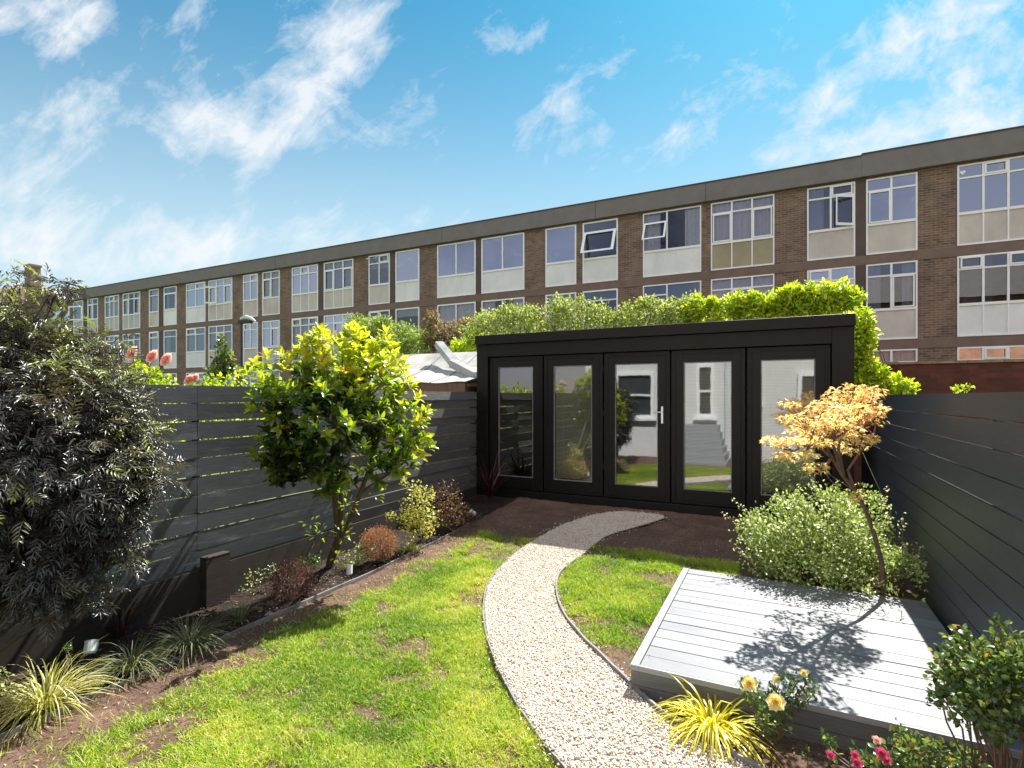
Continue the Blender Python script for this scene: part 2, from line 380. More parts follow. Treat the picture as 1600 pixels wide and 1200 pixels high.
# gravel path outline (left and right borders down the picture)
PL = [(1036, 809), (1000, 804), (960, 803), (925, 809), (895, 818), (868, 829), (845, 843), (828, 853), (800, 874), (775, 898), (760, 925), (756, 960), (762, 1000), (778, 1045), (803, 1095), (838, 1150), (880, 1203), (935, 1262), (1000, 1330)]
PR = [(1038, 813), (1015, 821), (990, 828), (965, 835), (945, 842), (932, 852), (914, 867), (893, 884), (871, 903), (866, 925), (871, 952), (888, 982), (916, 1014), (950, 1046), (985, 1083), (1030, 1126), (1085, 1160), (1160, 1203), (1290, 1270)]
pl = np.array([G(*p)[:2] for p in PL]); pr = np.array([G(*p)[:2] for p in PR])
def dens(a, n=140):
    s = np.concatenate([[0], np.cumsum(np.linalg.norm(np.diff(a, axis=0), axis=1))]); q = np.linspace(0, s[-1], n)
    o = np.stack([np.interp(q, s, a[:, k]) for k in range(a.shape[1])], 1)
    for _ in range(6): o[1:-1] = .25 * o[:-2] + .5 * o[1:-1] + .25 * o[2:]
    return o
k0 = len(PL)
def resam(a, n=140):    # keep row correspondence
    i = np.linspace(0, len(a) - 1, n); j = np.arange(len(a)); o = np.stack([np.interp(i, j, a[:, k]) for k in range(2)], 1)
    for _ in range(8): o[1:-1] = .25 * o[:-2] + .5 * o[1:-1] + .25 * o[2:]
    return o
pl = resam(pl); pr = resam(pr)
nw = 14; rows = []
for i in range(len(pl)):
    for j in range(nw + 1):
        q = pl[i] * (1 - j / nw) + pr[i] * j / nw; rows.append(q)
rows = np.array(rows); zz = gz_np(rows[:, 1]) + .028
Vp = np.column_stack([rows, zz]); Fp = []
for i in range(len(pl) - 1):
    for j in range(nw): a = i * (nw + 1) + j; Fp += [a, a + 1, a + nw + 2, a + nw + 1]
mp, t, b, oc = newmat('gravel bed')
vo = t.nodes.new('ShaderNodeTexVoronoi'); vo.inputs['Scale'].default_value = 55; t.links.new(oc, vo.inputs['Vector'])
sp = t.nodes.new('ShaderNodeSeparateColor'); t.links.new(vo.outputs['Color'], sp.inputs[0])
t.links.new(ramp(t, [(0, (.38, .28, .2)), (.35, (.62, .54, .46)), (1, (.8, .76, .7))], sp.outputs[0]), b.inputs['Base Color']); b.inputs['Roughness'].default_value = .8
bump(t, b, vo.outputs['Distance'], -1, .02)
me = raw_mesh('path', Vp, np.full(len(Fp) // 4, 4), np.array(Fp)); tag(link('path', me, mp), kind='structure')
# point in polygon for path
poly = np.concatenate([pl, pr[::-1]])
def inside(x, y, poly):
    c = np.zeros(len(x), bool); n = len(poly); j = n - 1
    for i in range(n):
        xi, yi = poly[i]; xj, yj = poly[j]
        m_ = ((yi > y) != (yj > y)) & (x < (xj - xi) * (y - yi) / (yj - yi + 1e-12) + xi); c ^= m_; j = i
    return c
# pebbles
N = 190000
sx = RG.uniform(poly[:, 0].min(), poly[:, 0].max(), N); sy = RG.uniform(max(.9, poly[:, 1].min()), poly[:, 1].max(), N)
ok = inside(sx, sy, poly); sx = sx[ok]; sy = sy[ok]
j_ = RG.integers(0, len(pl), 1100); q_ = np.concatenate([pl[j_[:550]], pr[j_[550:]]]) + RG.normal(0, .05, (1100, 2)); q_ = q_[q_[:, 0] < 1.0]
sx = np.concatenate([sx, q_[:, 0]]); sy = np.concatenate([sy, q_[:, 1]])
N = len(sx); octv = np.array([(1, 0, 0), (-1, 0, 0), (0, 1, 0), (0, -1, 0), (0, 0, 1), (0, 0, -1), (.62, .62, .45), (-.62, .62, .4), (-.62, -.62, .45), (.62, -.62, .4)], float)
octf = [(0, 6, 4), (6, 2, 4), (2, 7, 4), (7, 1, 4), (1, 8, 4), (8, 3, 4), (3, 9, 4), (9, 0, 4), (0, 9, 5), (9, 3, 5), (3, 8, 5), (8, 1, 5), (1, 7, 5), (7, 2, 5), (2, 6, 5), (6, 0, 5)]
sz = RG.uniform(.0045, .0105, N); an = RG.uniform(0, 6.28, N); asp = RG.uniform(.6, 1, N)
v = octv[None] * (1 + RG.normal(0, .12, (N, 10, 3))); v[..., 1] *= asp[:, None]; v[..., 2] *= .6
v *= sz[:, None, None]; tl = RG.normal(0, .45, N)
z2 = v[..., 2] * np.cos(tl)[:, None] + v[..., 0] * np.sin(tl)[:, None]; x2 = v[..., 0] * np.cos(tl)[:, None] - v[..., 2] * np.sin(tl)[:, None]
ca = np.cos(an)[:, None]; sa = np.sin(an)[:, None]; VX = x2 * ca - v[..., 1] * sa + sx[:, None]; VY = x2 * sa + v[..., 1] * ca + sy[:, None]
VZ = z2 + (gz_np(sy) + .03 + RG.uniform(0, .012, N))[:, None]
V = np.stack([VX, VY, VZ], -1).reshape(-1, 3); fl = np.array(octf).ravel(); L = ((np.arange(N) * 10)[:, None] + fl[None]).ravel()
me = raw_mesh('gravel', V, np.full(N * 16, 3), L, np.repeat(RG.random(N), 10))
mg = bpy.data.materials.new('gravel stone'); mg.use_nodes = True; t = mg.node_tree; at = t.nodes.new('ShaderNodeAttribute'); at.attribute_name = 'tint'
t.links.new(ramp(t, [(0, (.34, .22, .14)), (.12, (.54, .43, .33)), (.45, (.62, .55, .46)), (.8, (.70, .65, .58)), (1, (.76, .73, .68))], at.outputs['Fac']), t.nodes['Principled BSDF'].inputs['Base Color'])
t.nodes['Principled BSDF'].inputs['Roughness'].default_value = .75
tag(link('gravel', me, mg), 'loose cream gravel covering the curved garden path', 'gravel', kind='stuff')

# edging strips: along both sides of the path and along the left bed
def ribbon(name, pts, h0, h1, w, label, mat, cat='edging'):
    mb = MB(); n = len(pts); b = 0
    for i in range(n):
        p = pts[i]; t_ = pts[min(i + 1, n - 1)] - pts[max(i - 1, 0)]; t_ = t_ / np.linalg.norm(t_); nn_ = np.array([-t_[1], t_[0]]) * w / 2; z = gz(p[1])
        wob = math.sin(i * .7) * .003
        for q, zz_ in ((p - nn_, z + h0), (p + nn_, z + h0), (p + nn_, z + h1 + wob), (p - nn_, z + h1 + wob)): mb.v.append((q[0], q[1], zz_))
    for i in range(n - 1):
        for k in range(4): k2 = (k + 1) % 4; mb.f.append((4 * i + k, 4 * i + k2, 4 * i + 4 + k2, 4 * i + 4 + k))
    mb.f.append((3, 2, 1, 0)); mb.f.append(tuple(4 * (n - 1) + k for k in range(4)))
    return tag(mb.build(name, mat), label, cat)
ribbon('path_edging', pr[58:] + np.array([.012, 0]), -.06, .062, .014, 'thin grey edging strip bending along the right side of the gravel path', M['edge'])
ribbon('path_edging', pl[50:] - np.array([.012, 0]), -.06, .034, .012, 'low dark edging strip along the left side of the gravel path', M['edge'])
bp = np.array([(EDGX + .02 * math.sin(y * 1.3), y) for y in np.linspace(.3, 6.1, 50)])
ribbon('bed_edging', bp, -.08, .028, .014, 'straight weathered edging board between the left flower bed and the lawn', M['edge'])

# lawn grass
DK = dict(x0=-.80, x1=XR - .03, y0=3.2, y1=5.24)
def lawn_density(x, y):
    d = np.ones(len(x)); n = vn(x, y, 1.7, 4); n2_ = vn2(x, y, 5.5, 3)
    e = (x - EDGX)                                    # bare strip by the bed edging
    d *= np.clip((e - .05 - .55 * n2_ + .1 - .10 * (y < 2.6)) / .30, 0.02, 1)
    n3_ = vn(x, y, 14, 2); bare = np.clip((n * .4 + n2_ * .4 + n3_ * .2 - .378) / .10, 0.08, 1); d *= bare
    d *= np.clip((5.84 + .2 * n - y) / .14, 0, 1)
    # bare by the right path edging and the deck
    near = np.clip((np.abs(x + 1.0) - .0) / .3, 0, 1)
    d = np.where((x > np.interp(y, pr[::-1, 1], pr[::-1, 0])) & (y < 4.4), d * np.clip((y - 3.4 - .55 * n2_) / .35, 0.03, 1), d)
    return d
N = 760000
gx = RG.uniform(EDGX, XR - .05, N); gy = RG.uniform(1.0, 6.2, N)
pd = lawn_density(gx, gy); keep = RG.random(N) < pd
keep &= ~inside(gx, gy, poly)
keep &= ~((gx > DK['x0'] - .02) & (gx < DK['x1']) & (gy > DK['y0']) & (gy < DK['y1']))
keep &= ~((gx > -.95) & (gy < DK['y0'] + .02)); keep &= ~((gx > -.35) & (gy > DK['y1']))
px_ = 800 + FPX * (gx * CA + gy * SA) / (-gx * SA + gy * CA)     # skip what no nearby viewpoint shows
keep &= (-gx * SA + gy * CA > 1.2)
gx = gx[keep]; gy = gy[keep]; N = len(gx)
tn = vn(gx, gy, 3.1, 3)
Lg = RG.uniform(.024, .07, N) * (.3 + 1.4 * tn) * (.75 + .35 * vn2(gx, gy, 9, 2)); dr = RG.uniform(0, 6.28, N)
d0 = np.stack([np.cos(dr) * .55, np.sin(dr) * .55, np.ones(N)], 1) + RG.normal(0, .25, (N, 3))
base = np.stack([gx, gy, soil_h(gx, gy) - .002], 1)
gl = Leaves(); tintg = np.clip((vn2(gx, gy, 2.6, 4) - .5) * 1.5 + .42 + RG.normal(0, .30, N), 0, .96); tintg[RG.random(N) < .08] = 1.0
gl.strip(base, d0, np.stack([np.cos(dr), np.sin(dr), -.5 * np.ones(N)], 1) * RG.uniform(.2, 1.6, N)[:, None], Lg, .0045, tintg, seg=2)
M['grass'] = leafmat('grass blade', [(0, (.10, .21, .014)), (.4, (.25, .38, .024)), (.8, (.43, .50, .05)), (.97, (.54, .50, .13)), (1, (.62, .50, .28))], .42, .45, .35, (1.5, 1.6, .8, 1))
tag(gl.build('lawn_grass', M['grass']), 'patchy bright green lawn grass with bare spots', 'grass', kind='stuff')
# crumbs of bark, dead leaves and clods over the soil
N = 16000; cx_ = RG.uniform(XL + .05, XR - .05, N); cy_ = RG.uniform(1.1, 6.5, N)
k_ = ~inside(cx_, cy_, poly) & ~((cx_ > DK['x0'] - .02) & (cy_ > DK['y0']) & (cy_ < DK['y1'])); cx_ = cx_[k_]; cy_ = cy_[k_]; N = len(cx_)
dd = RG.normal(0, 1, (N, 3)); dd[:, 2] *= .3; lv = Leaves()
lv.add(np.stack([cx_, cy_, soil_h(cx_, cy_) + .006], 1), dd, np.tile(UP, (N, 1)) + RG.normal(0, .35, (N, 3)), RG.uniform(.008, .03, N), RG.uniform(.004, .012, N), RG.random(N))
lx = RG.uniform(DK['x0'] + .05, DK['x1'] - .05, 60); ly = DK['y0'] + .05 + RG.random(60) ** .8 * 1.9
lv.add(np.stack([lx, ly, np.full(60, -.086)], 1), RG.normal(0, 1, (60, 3)) * (1, 1, .1), np.tile(UP, (60, 1)), RG.uniform(.006, .02, 60), RG.uniform(.004, .01, 60), RG.random(60) * .7)
tag(lv.build('bark_litter', leafmat('litter', [(0, (.06, .035, .025)), (.5, (.2, .12, .08)), (.85, (.36, .24, .15)), (1, (.5, .4, .28))], .1, .8, .2, (1, 1, 1, 1))), 'scattered bark chips and dry leaf crumbs on the bare soil', 'litter', kind='stuff')

# ================================================================== FENCES
def fence(name, label, X, y0, y1, ztops, pitch, gap, th, side, mats, posts, n=10, seam=None, wob=0):
    r = empty(name, (X, y0, ztops - n * pitch), label, 'fence')
    mb = MB()
    for k in range(n):
        zt = ztops - k * pitch; zb = zt - pitch + gap + RG.normal(0, .0015)
        cuts = [y0] + ([q for q in posts if y0 + .3 < q < y1 - .3] if seam else []) + [y1]
        segs = [(cuts[i] + .002, cuts[i + 1] - .002) for i in range(len(cuts) - 1)]
        for (a, c) in segs:
            tl_ = RG.normal(0, wob * 1.2); sb_ = abs(RG.normal(0, wob * .9)) + (.012 * (k % 2) if wob > .005 else 0)
            m_ = 10; b0 = len(mb.v)
            for i in range(m_ + 1):
                y = a + (c - a) * i / m_; o_ = math.sin(y * 1.7 + k * 2.3) * wob; oo = math.sin(y * 2.9 + k * 1.3) * wob * .6
                for (dx, z) in ((sb_ + tl_, zb + o_), (th + sb_, zb + o_), (th + sb_, zt + o_ * .7), (sb_ - tl_ * .5, zt + o_ * .7)): mb.v.append((X + side * (dx + oo + .001), y, z))
            for i in range(m_):
                for q in range(4):
                    q2 = (q + 1) % 4; mb.f.append((b0 + 4 * i + q, b0 + 4 * i + q2, b0 + 4 * i + 4 + q2, b0 + 4 * i + 4 + q))
            mb.f.append((b0 + 3, b0 + 2, b0 + 1, b0)); e = b0 + 4 * m_; mb.f.append((e, e + 1, e + 2, e + 3))
    mb.build('slat_panel', mats, r)
    for y in posts: MB().box(X + side * (th + .002) if side > 0 else X - th - .072, y - .035, ztops - n * pitch - .3, X + side * (th + .072) if side > 0 else X - th - .002, y + .035, ztops - .01).build('post', mats, r)
    return r
# left fence: face at XL, boards and posts lie beyond it
ZLT = 1.635
fence('slatted_fence', 'dark grey horizontal slat fence left of the lawn behind the feathery dark shrub', XL, -1.0, 4.72, ZLT, .1595, .0095, .022, -1, M['fence'], [-.9, 1.05, 2.9, 4.65], 10, True, .0022)
fence('slatted_fence', 'older weathered grey slat fence between the yellow-leaved tree and the cabin', XL, 4.73, YC + .02, ZLT - .012, .133, .009, .024, -1, M['fence_old'], [6.2, 7.5], 12, True, .007)
fence('slatted_fence', 'smooth dark grey board fence along the right side behind the deck', XR, -1.0, YC + 1.6, CAMH + .029, .164, .011, .022, 1, M['fence_r'], [.2, 2.1, 4.0, 5.9, 7.8], 11, None, .0008)
# brick footing under the left fence
M['brick_dark'] = brickmat('dark brick', (.035, .022, .018), (.022, .017, .015), (.03, .027, .024), 'yz')
w = empty('low_brick_wall', (XL - .1, 3, -.42), 'low dark brick footing wall under the left fence', 'wall')
MB().box(XL - .2, -1, -.42, XL - .004, YC, .028).build('wall', M['brick_dark'], w)
M['brick_dark2'] = brickmat('dark brick pier', (.035, .02, .017), (.022, .015, .013), (.03, .027, .025), 'yz')
pp = at_x(338, 870, XL + .06)
MB().box(XL + .002, pp[1] - .11, -.42, XL + .09, pp[1] + .11, .13).box(XL + .003, pp[1] - .112, .131, XL + .092, pp[1] + .112, .14).build('pier', M['brick_dark2'], w)

# ================================================================== GARDEN CABIN
cb = empty('garden_cabin', (-1.83, YC + 1.4, -.1), 'black flat-roofed garden cabin with five glazed door panels', 'garden cabin')
x0, x1 = -4.50, .84; xo0, xo1 = -4.29, .604; ZT = 2.555
MB().box(x0 - .01, YC - .05, ZT - .15, x1 + .01, YC + 3.0, ZT).build('roof', M['cabin'], cb, bevel=.006)
mb = MB(); mb.box(x0, YC, -.12, xo0, YC + .12, ZT - .152); mb.box(xo1, YC, -.12, x1, YC + .12, ZT - .152); mb.box(xo0 + .001, YC + .001, 2.2, xo1 - .001, YC + .12, ZT - .153)
mb.box(xo0 + .001, YC - .012, -.12, xo1 - .001, YC + .12, .035)
mb.build('front_frame', M['cabin'], cb, bevel=.004)
mb = MB(); mb.box(x0 + .002, YC + .122, -.12, x0 + .08, YC + 2.9, ZT - .153); mb.box(x1 - .08, YC + .122, -.12, x1 - .002, YC + 2.9, ZT - .153); mb.box(x0 + .081, YC + 2.82, -.12, x1 - .081, YC + 2.9, ZT - .153)
mb.build('wall', M['cabin'], cb)
mb = MB(); mb.box(x0 + .081, YC + .122, -.1, x1 - .081, YC + 2.81, .02); mb.build('floor', M['cabin_in'], cb)
mb = MB(); mb.box(x0 + .081, YC + 2.8, .022, x1 - .081, YC + 2.818, 2.38); mb.build('inside_wall', M['cabin_in'], cb)
# step plinth moulding in front
M['cglass'] = glassmat('cabin glass', .19, (.66, .69, .68), .06, .025)
M['blind'] = plain('cream blind', (.84, .80, .68), (.78, .74, .62), 4, .6, 0)
pw = (xo1 - xo0) / 5
for k in range(5):
    a = xo0 + k * pw; c = a + pw; yy = YC + .045
    g0, g1 = (a + c) / 2 - .312, (a + c) / 2 + .312; gb, gt = .243, 2.022
    fr = MB(); A, B = a + .012, c - .012; zb, zt_ = .045, 2.19
    fr.box(A, yy, zb, g0, yy + .06, zt_); fr.box(g1, yy, zb, B, yy + .06, zt_); fr.box(g0, yy, gt, g1, yy + .06, zt_); fr.box(g0, yy, zb, g1, yy + .06, gb)
    # raised sash lip and bead round the glass
    for (u0, v0, u1, v1) in ((A + .05, zb + .05, B - .05, zb + .062), (A + .05, zt_ - .062, B - .05, zt_ - .05)): fr.box(u0, yy - .008, v0, u1, yy - .0005, v1)
    for u in (A + .05, B - .062): fr.box(u, yy - .008, zb + .062, u + .012, yy - .0005, zt_ - .062)
    door = fr.build('door', M['cabin'], cb, bevel=.003)
    if k == 2: door['label'] = 'middle glazed door leaf with a steel lever handle'
    bd = MB(); e = .012
    bd.box(g0, yy + .004, gb, g0 + e, yy + .03, gt); bd.box(g1 - e, yy + .004, gb, g1, yy + .03, gt); bd.box(g0 + e, yy + .004, gt - e, g1 - e, yy + .03, gt); bd.box(g0 + e, yy + .004, gb, g1 - e, yy + .03, gb + e)
    bd.build('glazing_bead', M['edge'], door)
    MB().poly([(g0 + .001, yy + .02, gb), (g1 - .001, yy + .02, gb), (g1 - .001, yy + .02, gt), (g0 + .001, yy + .02, gt)]).build('glass', M['cglass'], door)
    if k in (1, 3, 4):
        bl = MB(); z = gt - .02
        while z > gb + .03:
            bl.poly([(g0 + .016, yy + .05, z), (g1 - .016, yy + .05, z), (g1 - .016, yy + .062, z - .016), (g0 + .016, yy + .062, z - .016)]); z -= .0195
        for xx in (g0 + .14, g1 - .14): bl.box(xx, yy + .045, gb + .03, xx + .003, yy + .048, gt)
        bl.build('blind', M['blind'], door)
    if k == 2:
        hx = c - .115; hz = 1.28
        h = MB().box(hx - .014, yy - .016, hz - .12, hx + .014, yy - .001, hz + .12); h.tube([(hx, yy - .014, hz + .04), (hx, yy - .055, hz + .04)], .009, 8)
        h.tube([(hx, yy - .05, hz + .04), (hx - .06, yy - .055, hz + .04), (hx - .115, yy - .052, hz + .036)], .008, 8)
        h.tube([(hx, yy - .014, hz - .07), (hx, yy - .03, hz - .07)], .012, 8)
        h.build('handle', M['steel'], door)
    if k in (1, 2):
        for z in (.5, 1.3, 1.95): MB().tube([(c if k == 1 else a, yy - .012, z - .04), (c if k == 1 else a, yy - .012, z + .04)], .011, 8).build('hinge', M['black'], door)
# ================================================================== DECK
dk = empty('timber_deck', (.15, 4.2, gz(4.2)), 'low pale grey plank deck platform beside the gravel path', 'deck')
zt = -.09; mb = MB(); y = DK['y0'] + .022; nb = 14; bw_ = (DK['y1'] - DK['y0'] - .02) / nb
for k in range(nb):
    a = y + k * bw_; mb.box(DK['x0'] + .055, a + .004, zt - .025, DK['x1'] - .02, a + bw_ - .004, zt + RG.normal(0, .0012))
md, t, b, oc = newmat('grey composite deck')
v = mapping(t, oc, (.6, 30, 30)); gr = tnoise(t, v, 5, 6, .6)
wv = t.nodes.new('ShaderNodeTexWave'); wv.bands_direction = 'Y'; wv.inputs['Scale'].default_value = 34; t.links.new(oc, wv.inputs['Vector'])
mmx = t.nodes.new('ShaderNodeMix'); mmx.data_type = 'RGBA'; mmx.blend_type = 'MULTIPLY'; mmx.inputs[0].default_value = 1
t.links.new(ramp(t, [(.3, (.165, .175, .198)), (.7, (.195, .205, .228))], gr), mmx.inputs[6])
t.links.new(ramp(t, [(.3, (.80, .80, .80)), (.62, (1.05, 1.05, 1.05))], tnoise(t, mapping(t, oc, (.5, 1.5, 1)), 3, 8, .7)), mmx.inputs[7]); 
sy_ = t.nodes.new('ShaderNodeSeparateXYZ'); t.links.new(oc, sy_.inputs[0])
fl_ = t.nodes.new('ShaderNodeMath'); fl_.operation = 'MULTIPLY_ADD'; t.links.new(sy_.outputs[1], fl_.inputs[0]); fl_.inputs[1].default_value = 1 / bw_; fl_.inputs[2].default_value = -y / bw_ + 40
f2_ = t.nodes.new('ShaderNodeMath'); f2_.operation = 'FLOOR'; t.links.new(fl_.outputs[0], f2_.inputs[0])
wn_ = t.nodes.new('ShaderNodeTexWhiteNoise'); wn_.noise_dimensions = '1D'; t.links.new(f2_.outputs[0], wn_.inputs['W'])
m3_ = t.nodes.new('ShaderNodeMix'); m3_.data_type = 'RGBA'; m3_.blend_type = 'MULTIPLY'; m3_.inputs[0].default_value = 1
t.links.new(mmx.outputs[2], m3_.inputs[6]); t.links.new(ramp(t, [(0, (.80, .80, .82)), (1, (1.08, 1.08, 1.06))], wn_.outputs['Value']), m3_.inputs[7])
t.links.new(m3_.outputs[2], b.inputs['Base Color'])
b.inputs['Roughness'].default_value = .55; bump(t, b, wv.outputs['Fac'], .35, .003)
mb.build('deck_boards', md, dk, bevel=.002)
M['comp'] = plain('composite trim', (.27, .28, .31), (.22, .23, .255), 4, .55, .3, 8, (.4, .4, 26))
tr = MB(); tr.box(DK['x0'], DK['y0'] - .0, zt - .03, DK['x0'] + .05, DK['y1'], zt + .004); tr.box(DK['x0'] + .0505, DK['y0'] - .0, zt - .03, DK['x1'] - .02, DK['y0'] + .02, zt + .004)
tr.build('edge_trim', M['comp'], dk, bevel=.002)
sd = MB()
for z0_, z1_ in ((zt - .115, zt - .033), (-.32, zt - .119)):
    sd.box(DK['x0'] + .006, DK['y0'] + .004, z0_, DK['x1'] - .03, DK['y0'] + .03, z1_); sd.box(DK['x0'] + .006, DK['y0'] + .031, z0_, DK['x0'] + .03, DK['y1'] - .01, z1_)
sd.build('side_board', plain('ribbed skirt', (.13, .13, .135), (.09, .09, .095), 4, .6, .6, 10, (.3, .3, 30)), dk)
MB().box(DK['x0'] + .04, DK['y0'] + .04, -.3, DK['x1'] - .04, DK['y1'] - .02, zt - .06).build('joist_frame', M['wood_new'], dk)

# ================================================================== THE LONG BRICK TERRACE BEHIND
YB = 20.6
tb = empty('apartment_terrace', (-18, YB + 4, -.4), 'long three-storey brown brick terrace with flat roof and rows of white windows', 'apartment building')
M['bbrick'] = brickmat('terrace brick', (.225, .145, .105), (.125, .08, .062), (.32, .27, .22), 'xz')
M['band'] = plain('brown band', (.21, .145, .115), (.165, .115, .092), 3, .9, .3, 30)
M['fascia'] = plain('roof fascia', (.19, .168, .158), (.155, .137, .130), 2, .7, .15, 20)
M['bcol'] = plain('dark column', (.11, .075, .065), (.085, .06, .052), 3, .8, .2, 20)
def panelmat(name, a, b_): return plain(name, tuple(x * 1.04 for x in a), tuple(x * .86 for x in b_), 1.3, .8, .4, 90, (1, 1, .6), lo=.3, hi=.7)
M['p_white'] = panelmat('white panel', (.80, .81, .80), (.74, .75, .74))
M['p_beige'] = panelmat('pebble dash panel', (.60, .55, .50), (.53, .485, .44))
M['p_olive'] = panelmat('ochre panel', (.38, .34, .22), (.33, .29, .19))
M['p_grey'] = panelmat('grey panel', (.50, .50, .49), (.45, .45, .44))
M['bglass'] = glassmat('terrace glass', .13, (.50, .56, .66), .05)
M['bglass_clear'] = glassmat('clear terrace glass', .06, (.8, .82, .86), .03)
M['bglass_skytint'] = glassmat('sky-reflection tinted glass', .42, (.16, .22, .5), .03)  # blue of the mirrored sky put into the pane tint
M['curtain'] = plain('net curtain', (.80, .80, .84), (.58, .58, .64), 30, .9, .6, 8, (6, 1, .3))
M['curtain_dark'] = plain('drawn curtain', (.3, .26, .26), (.22, .19, .2), 30, .9, .6, 8, (6, 1, .3))
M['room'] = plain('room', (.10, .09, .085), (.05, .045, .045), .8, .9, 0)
M['blindw'] = plain('roller blind', (.5, .52, .5), (.45, .47, .45), 2, .8, 0)
ROWS = [(8.60, 7.13, 6.15), (5.83, 4.36, 3.38), (3.06, 1.59, .61)]
# px left, px right, columns, style, panel, flags
WN = [(1700, 1790, 2, 'A', 'p_beige', ''), (1495, 1660, 4, 'A', 'p_beige', 'blue'), (1353, 1433, 2, 'A', 'p_beige', 'blue'), (1261, 1336, 2, 'A', 'p_beige', 'openR'), (1111, 1210, 3, 'A', 'p_olive', 'curt'),
      (1005, 1096, 2, 'C', 'p_white', 'openL'), (911, 966, 1, 'B', 'p_white', 'openT'), (853, 901, 1, 'B', 'p_white', ''), (753, 820, 2, 'B', 'p_white', ''),
      (684, 744, 2, 'B', 'p_white', ''), (619, 656, 1, 'B', 'p_white', 'dark'), (577, 610, 2, 'A', 'p_beige', 'openTL'), (507, 553, 3, 'A', 'p_beige', 'curt'),
      (457, 498, 3, 'A', 'p_beige', 'curt'), (411, 438, 2, 'A', 'p_beige', ''), (381, 404, 2, 'A', 'p_beige', 'curt'), (327, 364, 3, 'A', 'p_beige', 'openS'), (292, 322, 2, 'A', 'p_white', 'curt'),
      (257, 277, 1, 'A', 'p_white', ''), (234, 249, 1, 'A', 'p_beige', 'curt'), (193, 220, 3, 'A', 'p_grey', ''), (165, 187, 3, 'A', 'p_grey', 'curt'), (138, 154, 2, 'A', 'p_grey', ''), (116, 131, 1, 'B', 'p_grey', 'openS')]
WX = [(Xb(a, YB + .02), Xb(c, YB + .02)) for (a, c, *_) in WN]
XB0 = Xb(106, YB); XB1 = WX[0][1] + 3.0; XST = Xb(1345, YB)
# piers: thin ones become columns
edges = sorted(WX); prev = XB0; wall = MB(); cols = []
def pier(a, c):
    if c - a < .75 and c - a > .02: cols.append((a, c))
    else: wall.box(a, YB, -.4, c, YB + .3, 8.67)
for (a, c) in edges: pier(prev, a - .001); prev = c + .001
pier(prev, XB1)
for (a, c) in edges:      # spandrel bands between the windows
    for zt_, zb_ in ((8.67, 8.602), (6.148, 5.832), (3.378, 3.062), (.608, -.4)): wall.box(a - .0005, YB + .012, zb_, c + .0005, YB + .28, zt_)
wall.build('wall', M['bbrick'], tb)
for (a, c) in cols: MB().box(a, YB - .012, -.4, c, YB + .3, 8.668).build('column', M['bcol'] if (a + c) % 2 < 1 else M['bbrick'], tb)
bd = MB()
for zt_, zb_ in ((6.14, 5.84), (3.37, 3.07)): bd.box(XB0, YB - .02, zb_, XB1, YB - .013, zt_)
bd.build('floor_band', M['band'], tb)
rf = MB().box(XB0 - .1, YB - .16, 8.672, XST, YB + 9, 9.34).box(XST + .003, YB - .16, 8.68, XB1 + .1, YB + 9, 9.39)
rf.build('roof', M['fascia'], tb)
lip = MB().box(XB0 - .13, YB - .19, 9.342, XST, YB + 9.02, 9.375).box(XST + .003, YB - .19, 9.392, XB1 + .12, YB + 9.02, 9.425)
for px in (430, 690, 930, 1102): xx = Xb(px, YB - .16); lip.box(xx, YB - .168, 8.68, xx + .02, YB - .161, 9.34)
lip.build('roof_edge', M['bcol'], tb)
en = MB(); en.box(XB0, YB + .301, -.4, XB0 + .25, YB + 8.9, 8.67); en.box(XB0, YB + 8.6, -.4, XB1, YB + 8.9, 8.66); en.box(XB1 - .25, YB + .301, -.4, XB1, YB + 8.59, 8.67)
en.build('end_wall', M['bbrick'], tb)
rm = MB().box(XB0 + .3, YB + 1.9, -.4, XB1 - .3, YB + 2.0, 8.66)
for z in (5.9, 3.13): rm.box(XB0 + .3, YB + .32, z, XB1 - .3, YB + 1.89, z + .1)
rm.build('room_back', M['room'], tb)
wr = np.random.default_rng(5)
